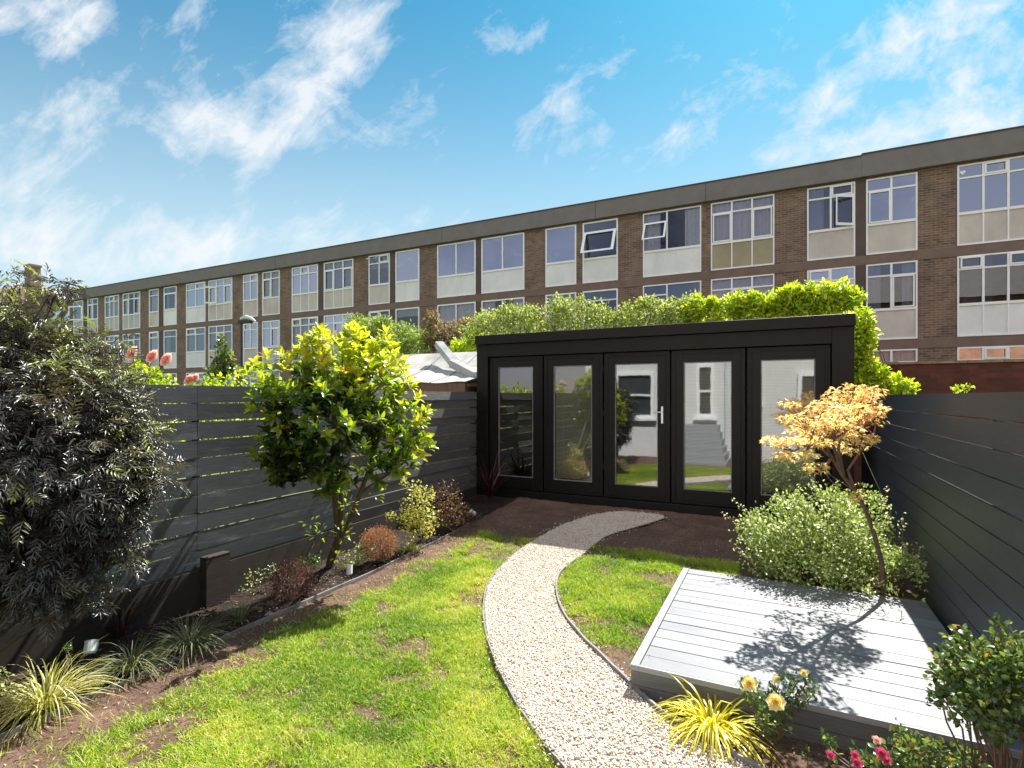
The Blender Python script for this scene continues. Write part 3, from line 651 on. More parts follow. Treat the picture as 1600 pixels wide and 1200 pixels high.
for i, ((px0, px1, nc, st, pan, fl), (a, c)) in enumerate(zip(WN, WX)):
    for r_, (zt_, zm, zb_) in enumerate(ROWS):
        fy = YB - .035; ft = .045 if px0 > 1000 else .06; wd = c - a
        fr = MB(); fr.box(a, fy, zb_, a + ft, fy + .08, zt_); fr.box(c - ft, fy, zb_, c, fy + .08, zt_)
        for z0_, z1_ in ((zb_, zb_ + .05), (zm - .05, zm + .03), (zt_ - ft, zt_)): fr.box(a + ft, fy, z0_, c - ft, fy + .08, z1_)
        cw = (wd - 2 * ft) / nc; tl = zt_ - ft - .36
        for k in range(1, nc):
            x = a + ft + k * cw
            if st == 'C': x = a + ft + .42 * (wd - 2 * ft)
            fr.box(x - .028, fy + .001, zm + .03, x + .028, fy + .078, zt_ - ft)
            if st == 'A' and nc > 2: fr.box(x - .02, fy + .002, zb_ + .05, x + .02, fy + .07, zm - .05)
        if st == 'A': fr.box(a + ft, fy - .004, tl - .025, c - ft, fy + .076, tl + .025)
        if st == 'C': fr.box(a + ft, fy - .004, tl - .025, a + ft + .42 * (wd - 2 * ft) - .03, fy + .076, tl + .025)
        if st == 'B' and 'openT' in fl: fr.box(a + ft, fy - .004, tl - .025, c - ft, fy + .076, tl + .025)
        # sash beads of the opening lights
        if st == 'A':
            for k in range(nc):
                if (k + i + r_) % 2 == 0:
                    u0 = a + ft + k * cw + .03; u1 = u0 + cw - .06; lo_, hi_ = (tl + .03, zt_ - ft - .003) if (k + r_) % 2 else (zm + .033, tl - .03)
                    for (q0, w0, q1, w1) in ((u0, lo_, u0 + .04, hi_), (u1 - .04, lo_, u1, hi_), (u0 + .04, lo_, u1 - .04, lo_ + .04), (u0 + .04, hi_ - .04, u1 - .04, hi_)): fr.box(q0, fy - .018, w0, q1, fy + .02, w1)
        wo = fr.build('window', M['white'], tb)
        blue = ('blue' in fl and r_ == 0) or (px0 in (292, 327) and r_ == 0)
        MB().poly([(a + .01, fy + .04, zm), (c - .01, fy + .04, zm), (c - .01, fy + .04, zt_ - .01), (a + .01, fy + .04, zt_ - .01)]).build('pane', M['bglass_skytint'] if blue else M[['bglass', 'bglass_clear', 'bglass', 'bglass_clear', 'bglass_skytint'][int(wr.integers(5))]], wo)
        pm = pan
        if r_ > 0 and wr.random() < .3: pm = ['p_white', 'p_beige', 'p_grey'][int(wr.integers(3))]
        MB().box(a + .01, fy + .03, zb_ + .01, c - .01, fy + .06, zm - .01).build('panel', M[pm], wo)
        # curtains
        cm = None
        u = wr.random()
        if 'curt' in fl or (u < .72 and not blue and 'dark' not in fl):
            cu_ = MB(); full = 'curt' in fl or u < .2; spans = [(a + .05, c - .05)] if full else ([(a + .05, a + wd * .3), (c - wd * .28, c - .05)] if u < .42 else [(a + .05, a + wd * .36)])
            for (s0, s1) in spans:
                n_ = max(6, int((s1 - s0) / .05)); xs = np.linspace(s0, s1, n_)
                for j in range(n_ - 1):
                    y0_ = fy + .14 + .025 * math.sin(j * 1.9); y1_ = fy + .14 + .025 * math.sin((j + 1) * 1.9)
                    cu_.poly([(xs[j], y0_, zm), (xs[j + 1], y1_, zm), (xs[j + 1], y1_, zt_ - .05), (xs[j], y0_, zt_ - .05)])
            cu_.build('curtain', M['curtain'] if (u < .6 or u > .66) else M['curtain_dark'], wo)
        elif st in 'BC' or u > .85:
            bh = .35 if st == 'B' else .6
            MB().poly([(a + .05, fy + .1, zt_ - .06 - bh), (c - .05, fy + .1, zt_ - .06 - bh), (c - .05, fy + .1, zt_ - .06), (a + .05, fy + .1, zt_ - .06)]).build('roller_blind', M['blindw'], wo)
        # open lights
        def sash(x0_, x1_, z0_, z1_, mode, amt):
            P = [(x0_, z0_), (x1_, z0_), (x1_, z1_), (x0_, z1_)]; out = []
            for (x, z) in P:
                if mode == 'top': o_ = amt * (z1_ - z) / (z1_ - z0_); zz_ = z1_ - (z1_ - z) * math.sqrt(max(.1, 1 - (amt / (z1_ - z0_)) ** 2)); out.append((x, fy - .03 - o_, zz_))
                else: f_ = (x1_ - x) / (x1_ - x0_) if mode == 'right' else (x - x0_) / (x1_ - x0_); hx_ = x1_ if mode == 'right' else x0_; s_ = math.sqrt(max(.1, 1 - (amt / (x1_ - x0_)) ** 2)); out.append((hx_ + (x - hx_) * s_, fy - .03 - amt * f_, z))
            m_ = MB(); out = [np.array(p) for p in out]; ce = sum(out) / 4
            for q in range(4):
                p0, p1 = out[q], out[(q + 1) % 4]; i0 = p0 + (ce - p0) * .16; i1 = p1 + (ce - p1) * .16
                m_.prism([p0, p1, i1, i0], (0, .035, 0))
            so_ = m_.build('casement', M['white'], wo)
        if r_ == 0:
            if fl == 'openR': sash(a + ft + cw + .03, c - ft, zm + .03, tl - .03, 'right', .32)
            if fl == 'openT': sash(a + ft, c - ft, zm + .03, tl, 'top', .45)
            if fl == 'openL': sash(a + ft, a + ft + .40 * wd, zm + .25, tl, 'top', .4)
            if fl == 'openTL': sash(a + ft, a + ft + cw, tl + .03, zt_ - ft, 'top', .28)
            if fl == 'openS': sash(a + ft, a + ft + cw, zm + .03, tl, 'right', .35 if cw > .5 else .2)
# satellite / white heart sticker in the top right window
hs = MB(); cx0 = Xb(1503, YB) + .02; hz0 = 8.38; pts = []
for k in range(24):
    th = k / 24 * 2 * math.pi; pts.append((cx0 + .0055 * 16 * math.sin(th) ** 3 * .8, YB - .002, hz0 + .0055 * (13 * math.cos(th) - 5 * math.cos(2 * th) - 2 * math.cos(3 * th) - math.cos(4 * th)) * .8))
hs.prism(pts, (0, .004, 0)); hs.build('heart_sticker', M['white'], tb)

# ------------------------------------------------------------------ brick house with chimney at far left
def pitched(mb_, x0, x1, y0, y1, ze, zr):
    ym = (y0 + y1) / 2; mb_.prism([(x0, y0, ze), (x0, y1, ze), (x0, ym, zr)], (x1 - x0, 0, 0)); return mb_
fh = empty('brick_house', (-60, 26, -.4), 'brown brick house with tiled roof and chimney beyond the left end of the terrace', 'house')
hx1 = XB0 - .6
MB().box(hx1 - 26, 22, -.4, hx1, 30, 9.9).build('wall', M['bbrick'], fh)
M['tile'] = brickmat('beige roof tile', (.42, .33, .26), (.33, .26, .2), (.18, .14, .11), 'xz', bw=.33, rh=.2)
rfo = pitched(MB(), hx1 - 26.5, float(at_y(30, 430, 24.5)[0]), 21.6, 30.4, 9.91, 13.0).build('roof', M['tile'], fh)
cc = at_y(49, 430, 24.5)
MB().box(cc[0] - .55, 24.2, 9.5, cc[0] + .55, 25.0, 13.8).box(cc[0] - .62, 24.13, 13.8, cc[0] + .62, 25.07, 14.0).build('chimney', M['bbrick'], rfo)
for px in (78, 96):
    p = at_y(px, 497, 21.3); q = MB(); q.prism([(p[0] - .55, 21.2, p[2] - .75), (p[0] + .15, 21.2, p[2] - .75), (p[0] + .75, 21.75, p[2] + .6), (p[0] + .05, 21.75, p[2] + .6)], (0, .05, .01))
    q.build('skylight', M['bglass_skytint'], fh)

# ------------------------------------------------------------------ house behind the viewpoint (mirrored in the glass, bounces light)
hb = empty('rear_house', (0, -4, -.4), 'white rendered and brick house whose back faces the garden, mirrored in the cabin glass', 'house')
M['render'] = plain('white render', (.64, .64, .63), (.57, .57, .56), 1.5, .85, .1)
M['orange_brick'] = brickmat('orange brick', (.42, .17, .09), (.30, .12, .07), (.4, .33, .28), 'xz')
MB().box(-5.6, -4.99, -.4, 2.6, -1.1, 3.0).build('extension', M['render'], hb)
MB().box(-6.2, -12, -.4, 24, -5, 8.3).build('wall', M['orange_brick'], hb)
pitched(MB(), -6.5, 24.3, -12.4, -4.6, 8.31, 10.9).build('roof', M['fascia'], hb)
dkg = plain('dark glazing', (.05, .055, .06), rough=.1, bs=0)
for (xa, xc, za, zc) in ((-2.15, -1.66, .95, 2.5), (-1.02, -.45, 1.35, 2.7), (-4.6, -3.4, .9, 2.3), (.5, 1.7, 0, 2.2)):
    f_ = MB(); t_ = .09
    for (q0, w0, q1, w1) in ((xa, za, xa + t_, zc), (xc - t_, za, xc, zc), (xa + t_, za, xc - t_, za + t_), (xa + t_, zc - t_, xc - t_, zc), (xa + t_, (za + zc) / 2 - .03, xc - t_, (za + zc) / 2 + .03)): f_.box(q0, -1.099, w0, q1, -1.0, w1)
    f_.box(xa - .08, -1.099, za - .09, xc + .08, -.95, za - .002)
    o_ = f_.build('window', M['white'], hb); MB().box(xa + .05, -1.0985, za + .05, xc - .05, -1.07, zc - .05).build('pane', dkg, o_)
for x in np.arange(-5.2, 22, 3.4):
    for z in (5.4, 2.4):
        if z < 3 and -6 < x < 3: continue
        f_ = MB().box(x, -4.999, z, x + 1.5, -4.93, z + 1.7); o_ = f_.build('window', M['white'], hb)
        MB().box(x + .1, -4.929, z + .1, x + .7, -4.9, z + 1.6).box(x + .8, -4.929, z + .1, x + 1.4, -4.9, z + 1.6).build('pane', dkg, o_)
MB().tube([(-1.33, -1.04, 3.0), (-1.33, -1.04, -.3)], .05, 10).build('drainpipe', M['grey_metal'], hb)
st_ = MB()
for k in range(6): st_.box(-2.4 + .0 * k, -1.09 + .002, -.4 + .19 * k, -1.5 - .0 * k + .12 * (5 - k) * .5, .55 - .22 * k, -.4 + .19 * (k + 1) - .001)
tag(st_.build('garden_steps', M['comp']), 'grey composite steps against the white house, mirrored in the fourth cabin pane', 'steps')

# ------------------------------------------------------------------ dark red wall at the right, behind the fence
M['redbrick'] = brickmat('dark red brick', (.13, .035, .028), (.07, .022, .02), (.075, .04, .035), 'xz')
wl = empty('boundary_wall', (5, 12.1, -.42), 'dark red brick boundary wall with pale coping behind the right fence', 'wall')
MB().box(-14, 12.0, -.42, 16, 12.22, 2.14).build('wall', M['redbrick'], wl)
cp_ = MB()
for k in range(60): x = -14 + k * .5; cp_.box(x, 11.97 + RG.normal(0, .004), 2.141, x + .492, 12.25, 2.185 + RG.normal(0, .006))
cp_.build('coping', plain('mossy coping', (.3, .22, .17), (.18, .12, .1), 6, .9, .3), wl)

# ------------------------------------------------------------------ neighbour's shed with felt roof
sh = empty('garden_shed', (-6.8, 8.2, -.42), 'timber shed with pale felt roof beyond the left fence beside the cabin', 'shed')
M['felt'] = plain('pale roofing felt', (.42, .42, .40), (.22, .21, .20), 2.2, .8, .5, 120)
M['shedwood'] = plain('brown timber', (.20, .11, .07), (.11, .06, .04), 3, .7, .3, 20, (6, 6, .6))
MB().box(-7.3, 7.7, -.42, -4.7, 10.9, 1.72).build('wall', M['shedwood'], sh)
n_ = 24; V = []; 
for i in range(n_ + 1):
    q = i / n_; x = -7.5 + q * 2.92
    V.append([(x, 7.48, 1.785 + .012 * math.sin(i * .9)), (x, 8.0, 1.90 + .015 * math.sin(i * 1.7)), (x, 8.6, 2.10 + .012 * math.sin(i * 1.1)), (x, 9.2, 2.45), (x, 11.0, 1.85)])
mb = MB()
for i in range(n_):
    for j in range(4): mb.poly([V[i][j], V[i + 1][j], V[i + 1][j + 1], V[i][j + 1]])
mb.build('roof', M['felt'], sh, smooth=True)
sm_ = MB()
for i in (4, 11, 18): sm_.tube([(V[i][j][0], V[i][j][1], V[i][j][2] + .004) for j in range(4)], .012, 6)
sm_.build('roof_seam', M['edge'], sh)
MB().box(-7.45, 7.5, 1.60, -4.62, 7.53, 1.775).build('fascia_board', M['shedwood'], sh)
# seams and the boxed verge that crosses the roof
p1 = at_y(686, 537, 9.0); p2 = at_y(708, 566, 8.4); p3 = at_y(744, 586, 7.88)
vg = MB()
for (A_, B_) in ((p1, p2), (p2, p3)):
    vg.prism([A_ + (-.09, 0, -.09), A_ + (.09, 0, -.09), A_ + (.09, 0, .05), A_ + (-.09, 0, .05)], B_ - A_ + np.array([.03, 0, 0]))
vg.build('verge_board', plain('grey verge', (.42, .43, .43), (.3, .3, .3), 3, .7, .2), sh)

# ------------------------------------------------------------------ street lamp
lp = at_d(381, 500, 19.0)
sl = empty('street_lamp', (lp[0], lp[1], -.42), 'slim street lamp with rounded pale head standing in front of the terrace', 'street lamp')
MB().tube([(lp[0] - .12, lp[1], -.42), (lp[0] - .12, lp[1], 2.2), (lp[0] - .12, lp[1], lp[2] - .05)], [.06, .045, .035], 8).build('post', M['black'], sl)
hd = MB(); q = lp + np.array([.12, 0, 0]); hd.tube([q + (-.30, 0, .0), q + (-.25, 0, .06), q + (0, 0, .10), q + (.25, 0, .04), q + (.46, 0, -.08), q + (.48, 0, -.10)], [.03, .06, .075, .06, .04, .01], 10)
hd.build('lamp_head', M['grey_metal'], sl, smooth=True)
MB().tube([q + (-.34, 0, -.06), q + (.3, 0, -.09)], [.08, .06], 8).build('lens', M['black'], sl)

# ================================================================== PLANTS
def lumps(lst):
    out = []
    for (px, py, d, rp) in lst:      # a negative depth means: on the plane Y = -d
        if d < 0: d = -d / ray(px, py)[1]
        out.append((at_d(px, py, d), rp * d / FPX))
    return out
def blob_pts(lp_, n, shell=.62, sq=(1, 1, 1)):
    w_ = np.array([r ** 2 for _, r in lp_]); w_ /= w_.sum(); idx = RG.choice(len(lp_), n, p=w_)
    c = np.array([p for p, _ in lp_])[idx]; r = np.array([r for _, r in lp_])[idx]
    u = nrm(RG.normal(0, 1, (n, 3))); rad = (shell + (1 - shell) * RG.random(n) ** .8) * (1 + .10 * RG.normal(0, 1, n))
    return c + u * (r * rad)[:, None] * np.array(sq), u
def clip_garden(p, zmin=None):
    ok = ((p[:, 0] > XL + .03) | (p[:, 2] > 1.7)) & ((p[:, 0] < XR - .03) | (p[:, 2] > 1.62))
    ok &= p[:, 2] > gz_np(p[:, 1]) + .02
    return ok
def stems(mb_, base, tips, r0, r1=.003, sag=.0, k=5, jit=.04):
    base = np.array(base)
    for tpt in tips:
        tpt = np.array(tpt); pts = []; rr = []
        ax = tpt - base; ln = np.linalg.norm(ax); j = RG.normal(0, jit * ln, 3); j2 = RG.normal(0, jit * ln, 3)
        for i in range(k + 1):
            q = i / k; p = base + ax * q + j * math.sin(q * math.pi) + j2 * math.sin(q * 2 * math.pi) * .5 + np.array([0, 0, sag * ln]) * math.sin(q * math.pi)
            pts.append(p); rr.append(r0 * (1 - q) + r1 * q)
        mb_.tube(pts, rr, 5)
def plant(name, label, cat, base, lst, n, L, Wd, mat, tpl=T_DIAM, shell=.6, sq=(1, 1, 1), smat=None, sr=.012, ns=10, tint=None, up=.35, clip=True, group=None, part='foliage', cluster=1, filt=None, ds=.45, dens_noise=0, ysq=1):
    lp_ = lumps(lst) if not isinstance(lst[0][0], np.ndarray) else lst
    r = empty(name, base, label, cat, group)
    n0 = int(n / cluster); p, u = blob_pts(lp_, n0, shell, sq)
    ok = clip_garden(p) if clip else np.ones(len(p), bool)
    if dens_noise: ok &= vn(p[:, 0] + p[:, 2] * .7, p[:, 1] + p[:, 2], dens_noise, 3) > .42
    if filt is not None: ok &= filt(p)
    p = p[ok]; u = u[ok]
    if cluster > 1: p = np.repeat(p, cluster, 0) + RG.normal(0, L * .25, (len(p) * cluster, 3)); u = np.repeat(u, cluster, 0)
    d = u * ds + RG.normal(0, .6, u.shape) + UP * up; nn_ = u * .6 + UP * .7 + RG.normal(0, .5, u.shape)
    ti = tint(p, u) if tint else np.clip(.5 + RG.normal(0, .22, len(p)), 0, 1)
    lv_ = Leaves(); s_ = RG.uniform(.65, 1.2, len(p)); lv_.add(p, d, nn_, L * s_, Wd * s_, ti, tpl); lv_.build(part, mat, r)
    if ns:
        mb_ = MB(); tips = [c + nrm(RG.normal(0, 1, 3)) * rr * .75 for _ in range(max(1, ns // len(lp_))) for c, rr in lp_]
        if clip: tips = [q for q in tips if XL + .03 < q[0] < XR - .03 or q[2] > 1.7]
        stems(mb_, base, tips, sr, .003, 0, 5, .05); mb_.build('stem', smat or M['bark'], r)
    return r, lp_

# ---- 1 feathery dark elder at the left
LM = {}
LM['elder'] = leafmat('dark feathery leaf', [(0, (.016, .017, .018)), (.5, (.036, .036, .034)), (.78, (.085, .07, .045)), (.9, (.12, .13, .035)), (1, (.26, .33, .05))], .2, .38, .9, (1.8, 1.7, .9, 1))
eb = G(-60, 1120); eb[0] = max(eb[0], XL + .35)
el = empty('feathery_elder', (-4.15, 1.05, -.28), 'large dark purple shrub with feathery cut leaves filling the left edge', 'shrub')
ell = lumps([(60, 700, 3.15, 150), (130, 640, 3.2, 75), (150, 760, 3.2, 75), (20, 580, 3.3, 90), (90, 860, 3.1, 75), (110, 560, 3.4, 50), (-80, 700, 3.2, 150), (10, 505, 3.3, 32), (30, 850, 3.0, 85), (95, 905, 3.1, 40), (-60, 900, 3.1, 90), (165, 700, 3.25, 55), (170, 820, 3.25, 42), (-40, 560, 3.3, 60), (75, 600, 3.3, 70), (150, 590, 3.45, 38), (185, 745, 3.2, 40)])
N = 6800; p, u = blob_pts(ell, N, .5); ok = ((p[:, 0] > XL + .05) | (p[:, 2] > 1.66)); p = p[ok]; u = u[ok]; N = len(p)
tipl = lumps([(190, 660, 3.25, 10), (230, 690, 3.3, 14), (215, 740, 3.2, 12), (80, 452, 3.3, 16), (95, 440, 3.3, 10), (20, 440, 3.3, 12), (60, 930, 3.05, 10), (80, 955, 3.1, 8), (195, 590, 3.4, 10), (185, 530, 3.45, 8), (262, 752, 3.3, 7), (245, 755, 3.3, 8), (215, 800, 3.2, 14), (200, 870, 3.2, 10), (120, 935, 3.1, 8), (155, 925, 3.1, 10), (225, 620, 3.3, 9)])
tp_, tu = blob_pts(tipl, 190, .3); p = np.concatenate([p, tp_]); u = np.concatenate([u, nrm(tu + np.array([.5, 0, 0]))]); N = len(p)
dr = nrm(u * .8 + RG.normal(0, .55, (N, 3)) + np.array([0, 0, -.15])); nn_ = nrm(UP * .9 + u * .5 + RG.normal(0, .35, (N, 3)))
Lr = RG.uniform(.075, .135, N); lv_ = Leaves(); yv = nrm(np.cross(nn_, dr)); zv = np.cross(dr, yv)
base_t = np.clip(RG.normal(.38, .2, N) + .12 * (p[:, 2] > 1.55) + .28 * (vn(p[:, 0] * 1.0 + p[:, 2], p[:, 1] + 3, 3.5, 2) > .62), 0, 1)
mbt = MB()
for k in range(5):
    q = .15 + .2 * k
    for s in (-1, 1):
        pos = p + dr * (Lr * q)[:, None] - zv * (Lr * .35 * q * q)[:, None]
        dd = nrm(dr * .75 + yv * s * .8 + RG.normal(0, .14, (N, 3)) - zv * .25)
        lv_.add(pos, dd, nn_, Lr * RG.uniform(.36, .62, N) * (1.1 - .35 * q), RG.uniform(.007, .0115, N), np.clip(base_t + RG.normal(0, .06, N), 0, 1), T_LEAF)
lv_.add(p + dr * (Lr * .8)[:, None] - zv * (Lr * .25)[:, None], dr - zv * .4, nn_, Lr * .6, .009, base_t, T_LEAF)
lv_.add(p - dr * (Lr * .1)[:, None], dr, nn_, Lr * 1.15, .0035, np.full(N, .75), T_DIAM)
lv_.build('foliage', LM['elder'], el)
mb = MB(); stems(mb, (-4.15, 1.05, -.28), [c + nrm(RG.normal(0, 1, 3)) * r_ * .6 for c, r_ in ell + tipl], .014, .003, .05); mb.build('stem', plain('dark stem', (.05, .04, .035), (.03, .025, .022), 20, .8, .3), el)

# ---- 2 glossy yellow-leaved tree (photinia / pieris)
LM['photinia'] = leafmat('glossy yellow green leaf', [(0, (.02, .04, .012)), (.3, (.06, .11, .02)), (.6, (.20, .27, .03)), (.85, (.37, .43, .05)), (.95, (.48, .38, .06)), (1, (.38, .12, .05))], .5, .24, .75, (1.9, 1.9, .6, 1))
bp_ = G(515, 885)
ph = empty('yellow_leaved_tree', bp_, 'small multi-stemmed tree with glossy yellow-green leaves in the left bed', 'tree')
phl = lumps([(520, 580, 5.1, 72), (450, 590, 4.9, 62), (585, 605, 5.1, 62), (635, 655, 5.15, 46), (425, 640, 4.8, 40), (520, 660, 4.95, 92), (605, 700, 5.1, 46), (455, 700, 4.9, 52), (535, 715, 5.05, 40), (600, 560, 5.2, 40), (440, 735, 4.9, 30), (520, 752, 5.0, 34), (590, 738, 5.15, 32), (625, 720, 5.2, 24), (655, 700, 5.1, 26), (430, 700, 4.85, 38), (480, 545, 5.0, 35), (560, 540, 5.1, 34), (470, 748, 5.0, 22)])
NT = 640; tp_, tu = blob_pts(phl, NT, .42); ok = clip_garden(tp_); tp_ = tp_[ok]; tu = tu[ok]
cen = at_d(520, 660, 5.0)
lv_ = Leaves()
axs = nrm(tu * .8 + UP * .7 + RG.normal(0, .3, tu.shape)); sd_ = nrm(np.cross(axs, RG.normal(0, 1, axs.shape))); sd2 = np.cross(axs, sd_)
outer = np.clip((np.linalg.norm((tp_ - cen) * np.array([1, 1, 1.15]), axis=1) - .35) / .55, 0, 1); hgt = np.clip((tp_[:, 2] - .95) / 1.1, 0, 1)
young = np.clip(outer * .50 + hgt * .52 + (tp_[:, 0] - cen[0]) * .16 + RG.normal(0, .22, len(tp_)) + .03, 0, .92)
for k in range(8):
    th = k * 2.4 + RG.normal(0, .25, len(tp_)); ring = k / 8; el_ = .25 + .9 * ring
    dd = nrm((sd_ * np.cos(th)[:, None] + sd2 * np.sin(th)[:, None]) * (1 - .55 * ring) + axs * el_ + RG.normal(0, .1, axs.shape))
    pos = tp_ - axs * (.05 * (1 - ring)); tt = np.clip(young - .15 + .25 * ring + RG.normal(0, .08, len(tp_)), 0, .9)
    tt = np.where((RG.random(len(tp_)) < .022) & (young > .6), 1.0, tt)
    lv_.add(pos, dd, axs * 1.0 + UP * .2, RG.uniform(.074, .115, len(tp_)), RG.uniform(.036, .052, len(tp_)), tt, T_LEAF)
# low sprouts at the foot
s_l = lumps([(485, 815, 5.35, 10), (500, 835, 5.4, 14), (535, 835, 5.4, 14), (545, 790, 5.3, 16), (585, 770, 5.3, 12), (525, 870, 5.45, 12)])
sp_, su = blob_pts(s_l, 120, .3); lv_.add(sp_, su + UP * .3, UP + su, RG.uniform(.04, .07, 120), .024, np.clip(RG.normal(.55, .2, 120), 0, 1), T_LEAF)
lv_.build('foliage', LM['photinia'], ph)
mb = MB()
def limb(pts, rad): mb.tube(pts, rad, 8)
k1 = at_d(528, 845, 5.62); k2 = at_d(532, 800, 5.5)
limb([bp_ + (0, 0, -.05), at_d(518, 872, 5.65), k1], [.05, .045, .042])
limb([k1, at_d(526, 810, 5.5), at_d(522, 760, 5.35), at_d(505, 710, 5.15), at_d(492, 650, 5.05), at_d(480, 590, 5.0)], [.035, .03, .027, .024, .018, .008])
limb([k1, at_d(534, 800, 5.5), at_d(532, 740, 5.35), at_d(528, 660, 5.15), at_d(530, 580, 5.1)], [.03, .026, .023, .018, .008])
limb([k1, at_d(548, 812, 5.5), at_d(563, 770, 5.4), at_d(580, 725, 5.25), at_d(598, 660, 5.2), at_d(602, 590, 5.2)], [.03, .026, .023, .02, .015, .007])
limb([at_d(563, 770, 5.4), at_d(600, 745, 5.35), at_d(632, 722, 5.3), at_d(650, 700, 5.2)], [.018, .015, .012, .006])
limb([at_d(522, 760, 5.35), at_d(495, 735, 5.2), at_d(460, 700, 5.0), at_d(430, 660, 4.85)], [.02, .017, .013, .006])
stems(mb, at_d(530, 660, 5.15), tp_[::12], .009, .003, 0, 4); mb.build('trunk', plain('dark red bark', (.10, .06, .047), (.05, .034, .028), 30, .7, .3, 60, (1, 1, .3)), ph)

# ---- 3 Japanese maple, right
LM['maple'] = leafmat('orange maple leaf', [(0, (.42, .17, .06)), (.3, (.66, .42, .18)), (.6, (.76, .60, .27)), (.85, (.56, .56, .18)), (1, (.80, .72, .5))], .5, .5, .4, (1.6, 1.35, .9, 1))
mbase = np.array([.79, 5.30, -.2]); ma = empty('japanese_maple', mbase, 'small leaning maple tree with orange and yellow leaves behind the deck', 'tree')
ml = []
for (px, py, d, rp, rz) in [(1215, 690, 4.05, 24, 9), (1250, 655, 4.2, 34, 13), (1232, 632, 4.35, 16, 6), (1290, 640, 4.1, 32, 14), (1330, 615, 4.3, 38, 15), (1355, 655, 4.2, 26, 14), (1300, 670, 4.0, 42, 13), (1340, 640, 4.3, 36, 14), (1362, 612, 4.4, 20, 10), (1280, 690, 4.3, 34, 9), (1345, 685, 4.15, 26, 9), (1235, 712, 4.1, 26, 8), (1275, 730, 4.1, 17, 10), (1325, 700, 4.35, 26, 8), (1340, 775, 4.2, 14, 9), (1375, 640, 4.3, 12, 8), (1260, 710, 3.85, 20, 7), (1310, 650, 3.8, 26, 10), (1250, 675, 4.4, 26, 8), (1300, 660, 3.6, 34, 9), (1265, 690, 3.55, 30, 8), (1335, 640, 3.65, 26, 10), (1290, 630, 3.5, 20, 8), (1320, 655, 4.7, 34, 10), (1270, 665, 4.7, 30, 8), (1240, 690, 3.7, 26, 7), (1345, 625, 4.65, 26, 9)]:
    ml.append((at_d(px, py, d), rp * d / FPX, rz * d / FPX))
wts = np.array([a * b for _, a, b in ml]); N = 2500; idx = RG.choice(len(ml), N, p=wts / wts.sum()); u = nrm(RG.normal(0, 1, (N, 3)))
p = np.array([m_[0] for m_ in ml])[idx] + u * (np.array([[m_[1], m_[1], m_[2]] for m_ in ml])[idx]) * (RG.random(N) ** .4)[:, None]
tm = np.clip(RG.normal(.5, .16, N) + .3 * (vn(p[:, 0] * 2, p[:, 2] * 2 + p[:, 1], 3, 2) - .5) - .12 * (p[:, 2] > 1.55) + .2 * (p[:, 2] < 1.2), 0, .95); tm[RG.random(N) < .05] = 1
lv_ = Leaves(); dd = u * np.array([1, 1, .2]) + RG.normal(0, .5, (N, 3)) - UP * .25
lv_.add(p, dd, UP + RG.normal(0, .45, (N, 3)), RG.uniform(.024, .04, N), RG.uniform(.024, .038, N), tm, T_PALM); lv_.build('crown', LM['maple'], ma)
mb = MB(); f1 = at_d(1352, 795, 4.3); f2 = at_d(1318, 745, 4.25)
limb([mbase, at_d(1378, 880, 4.36), at_d(1366, 835, 4.33), f1, at_d(1335, 765, 4.28), f2], [.021, .019, .017, .016, .015, .014])
B = [[(1318, 745, 4.25), (1300, 715, 4.2), (1288, 690, 4.15), (1290, 650, 4.1)], [(1318, 745, 4.25), (1310, 700, 4.2), (1318, 660, 4.2), (1335, 610, 4.3)], [(1335, 765, 4.28), (1325, 735, 4.3), (1345, 705, 4.3), (1352, 670, 4.3), (1365, 620, 4.4)], [(1300, 715, 4.2), (1270, 690, 4.1), (1240, 705, 4.1), (1197, 695, 4.05)],
     [(1288, 690, 4.15), (1262, 670, 4.2), (1240, 640, 4.3)], [(1345, 705, 4.3), (1365, 680, 4.2), (1372, 645, 4.3)], [(1300, 715, 4.2), (1285, 735, 4.1), (1272, 725, 4.0)], [(1318, 745, 4.25), (1300, 690, 3.95), (1310, 650, 3.8)], [(1270, 690, 4.1), (1262, 700, 3.9), (1255, 705, 3.8)], [(1288, 690, 4.15), (1270, 680, 4.4), (1250, 668, 4.4)]]
for br in B: limb([at_d(*q) for q in br], list(np.linspace(.014, .004, len(br))))
for q in p[::26]:
    j = min(range(len(B)), key=lambda i: np.linalg.norm(at_d(*B[i][-2]) - q)); mb.tube([at_d(*B[j][-2]), (at_d(*B[j][-2]) + q) / 2 + RG.normal(0, .015, 3), q], [.005, .0035, .002], 4)
mb.build('trunk', M['bark_r'], ma)
c0 = at_d(1345, 700, 4.25); c1 = at_x(1382, 780, XR - .004)
tag(MB().tube([c0, (c0 + c1) / 2 - UP * .012, c1], .0028, 5).build('support_cord', M['white']), 'thin pale cord tied from the maple down to the right fence', 'cord')

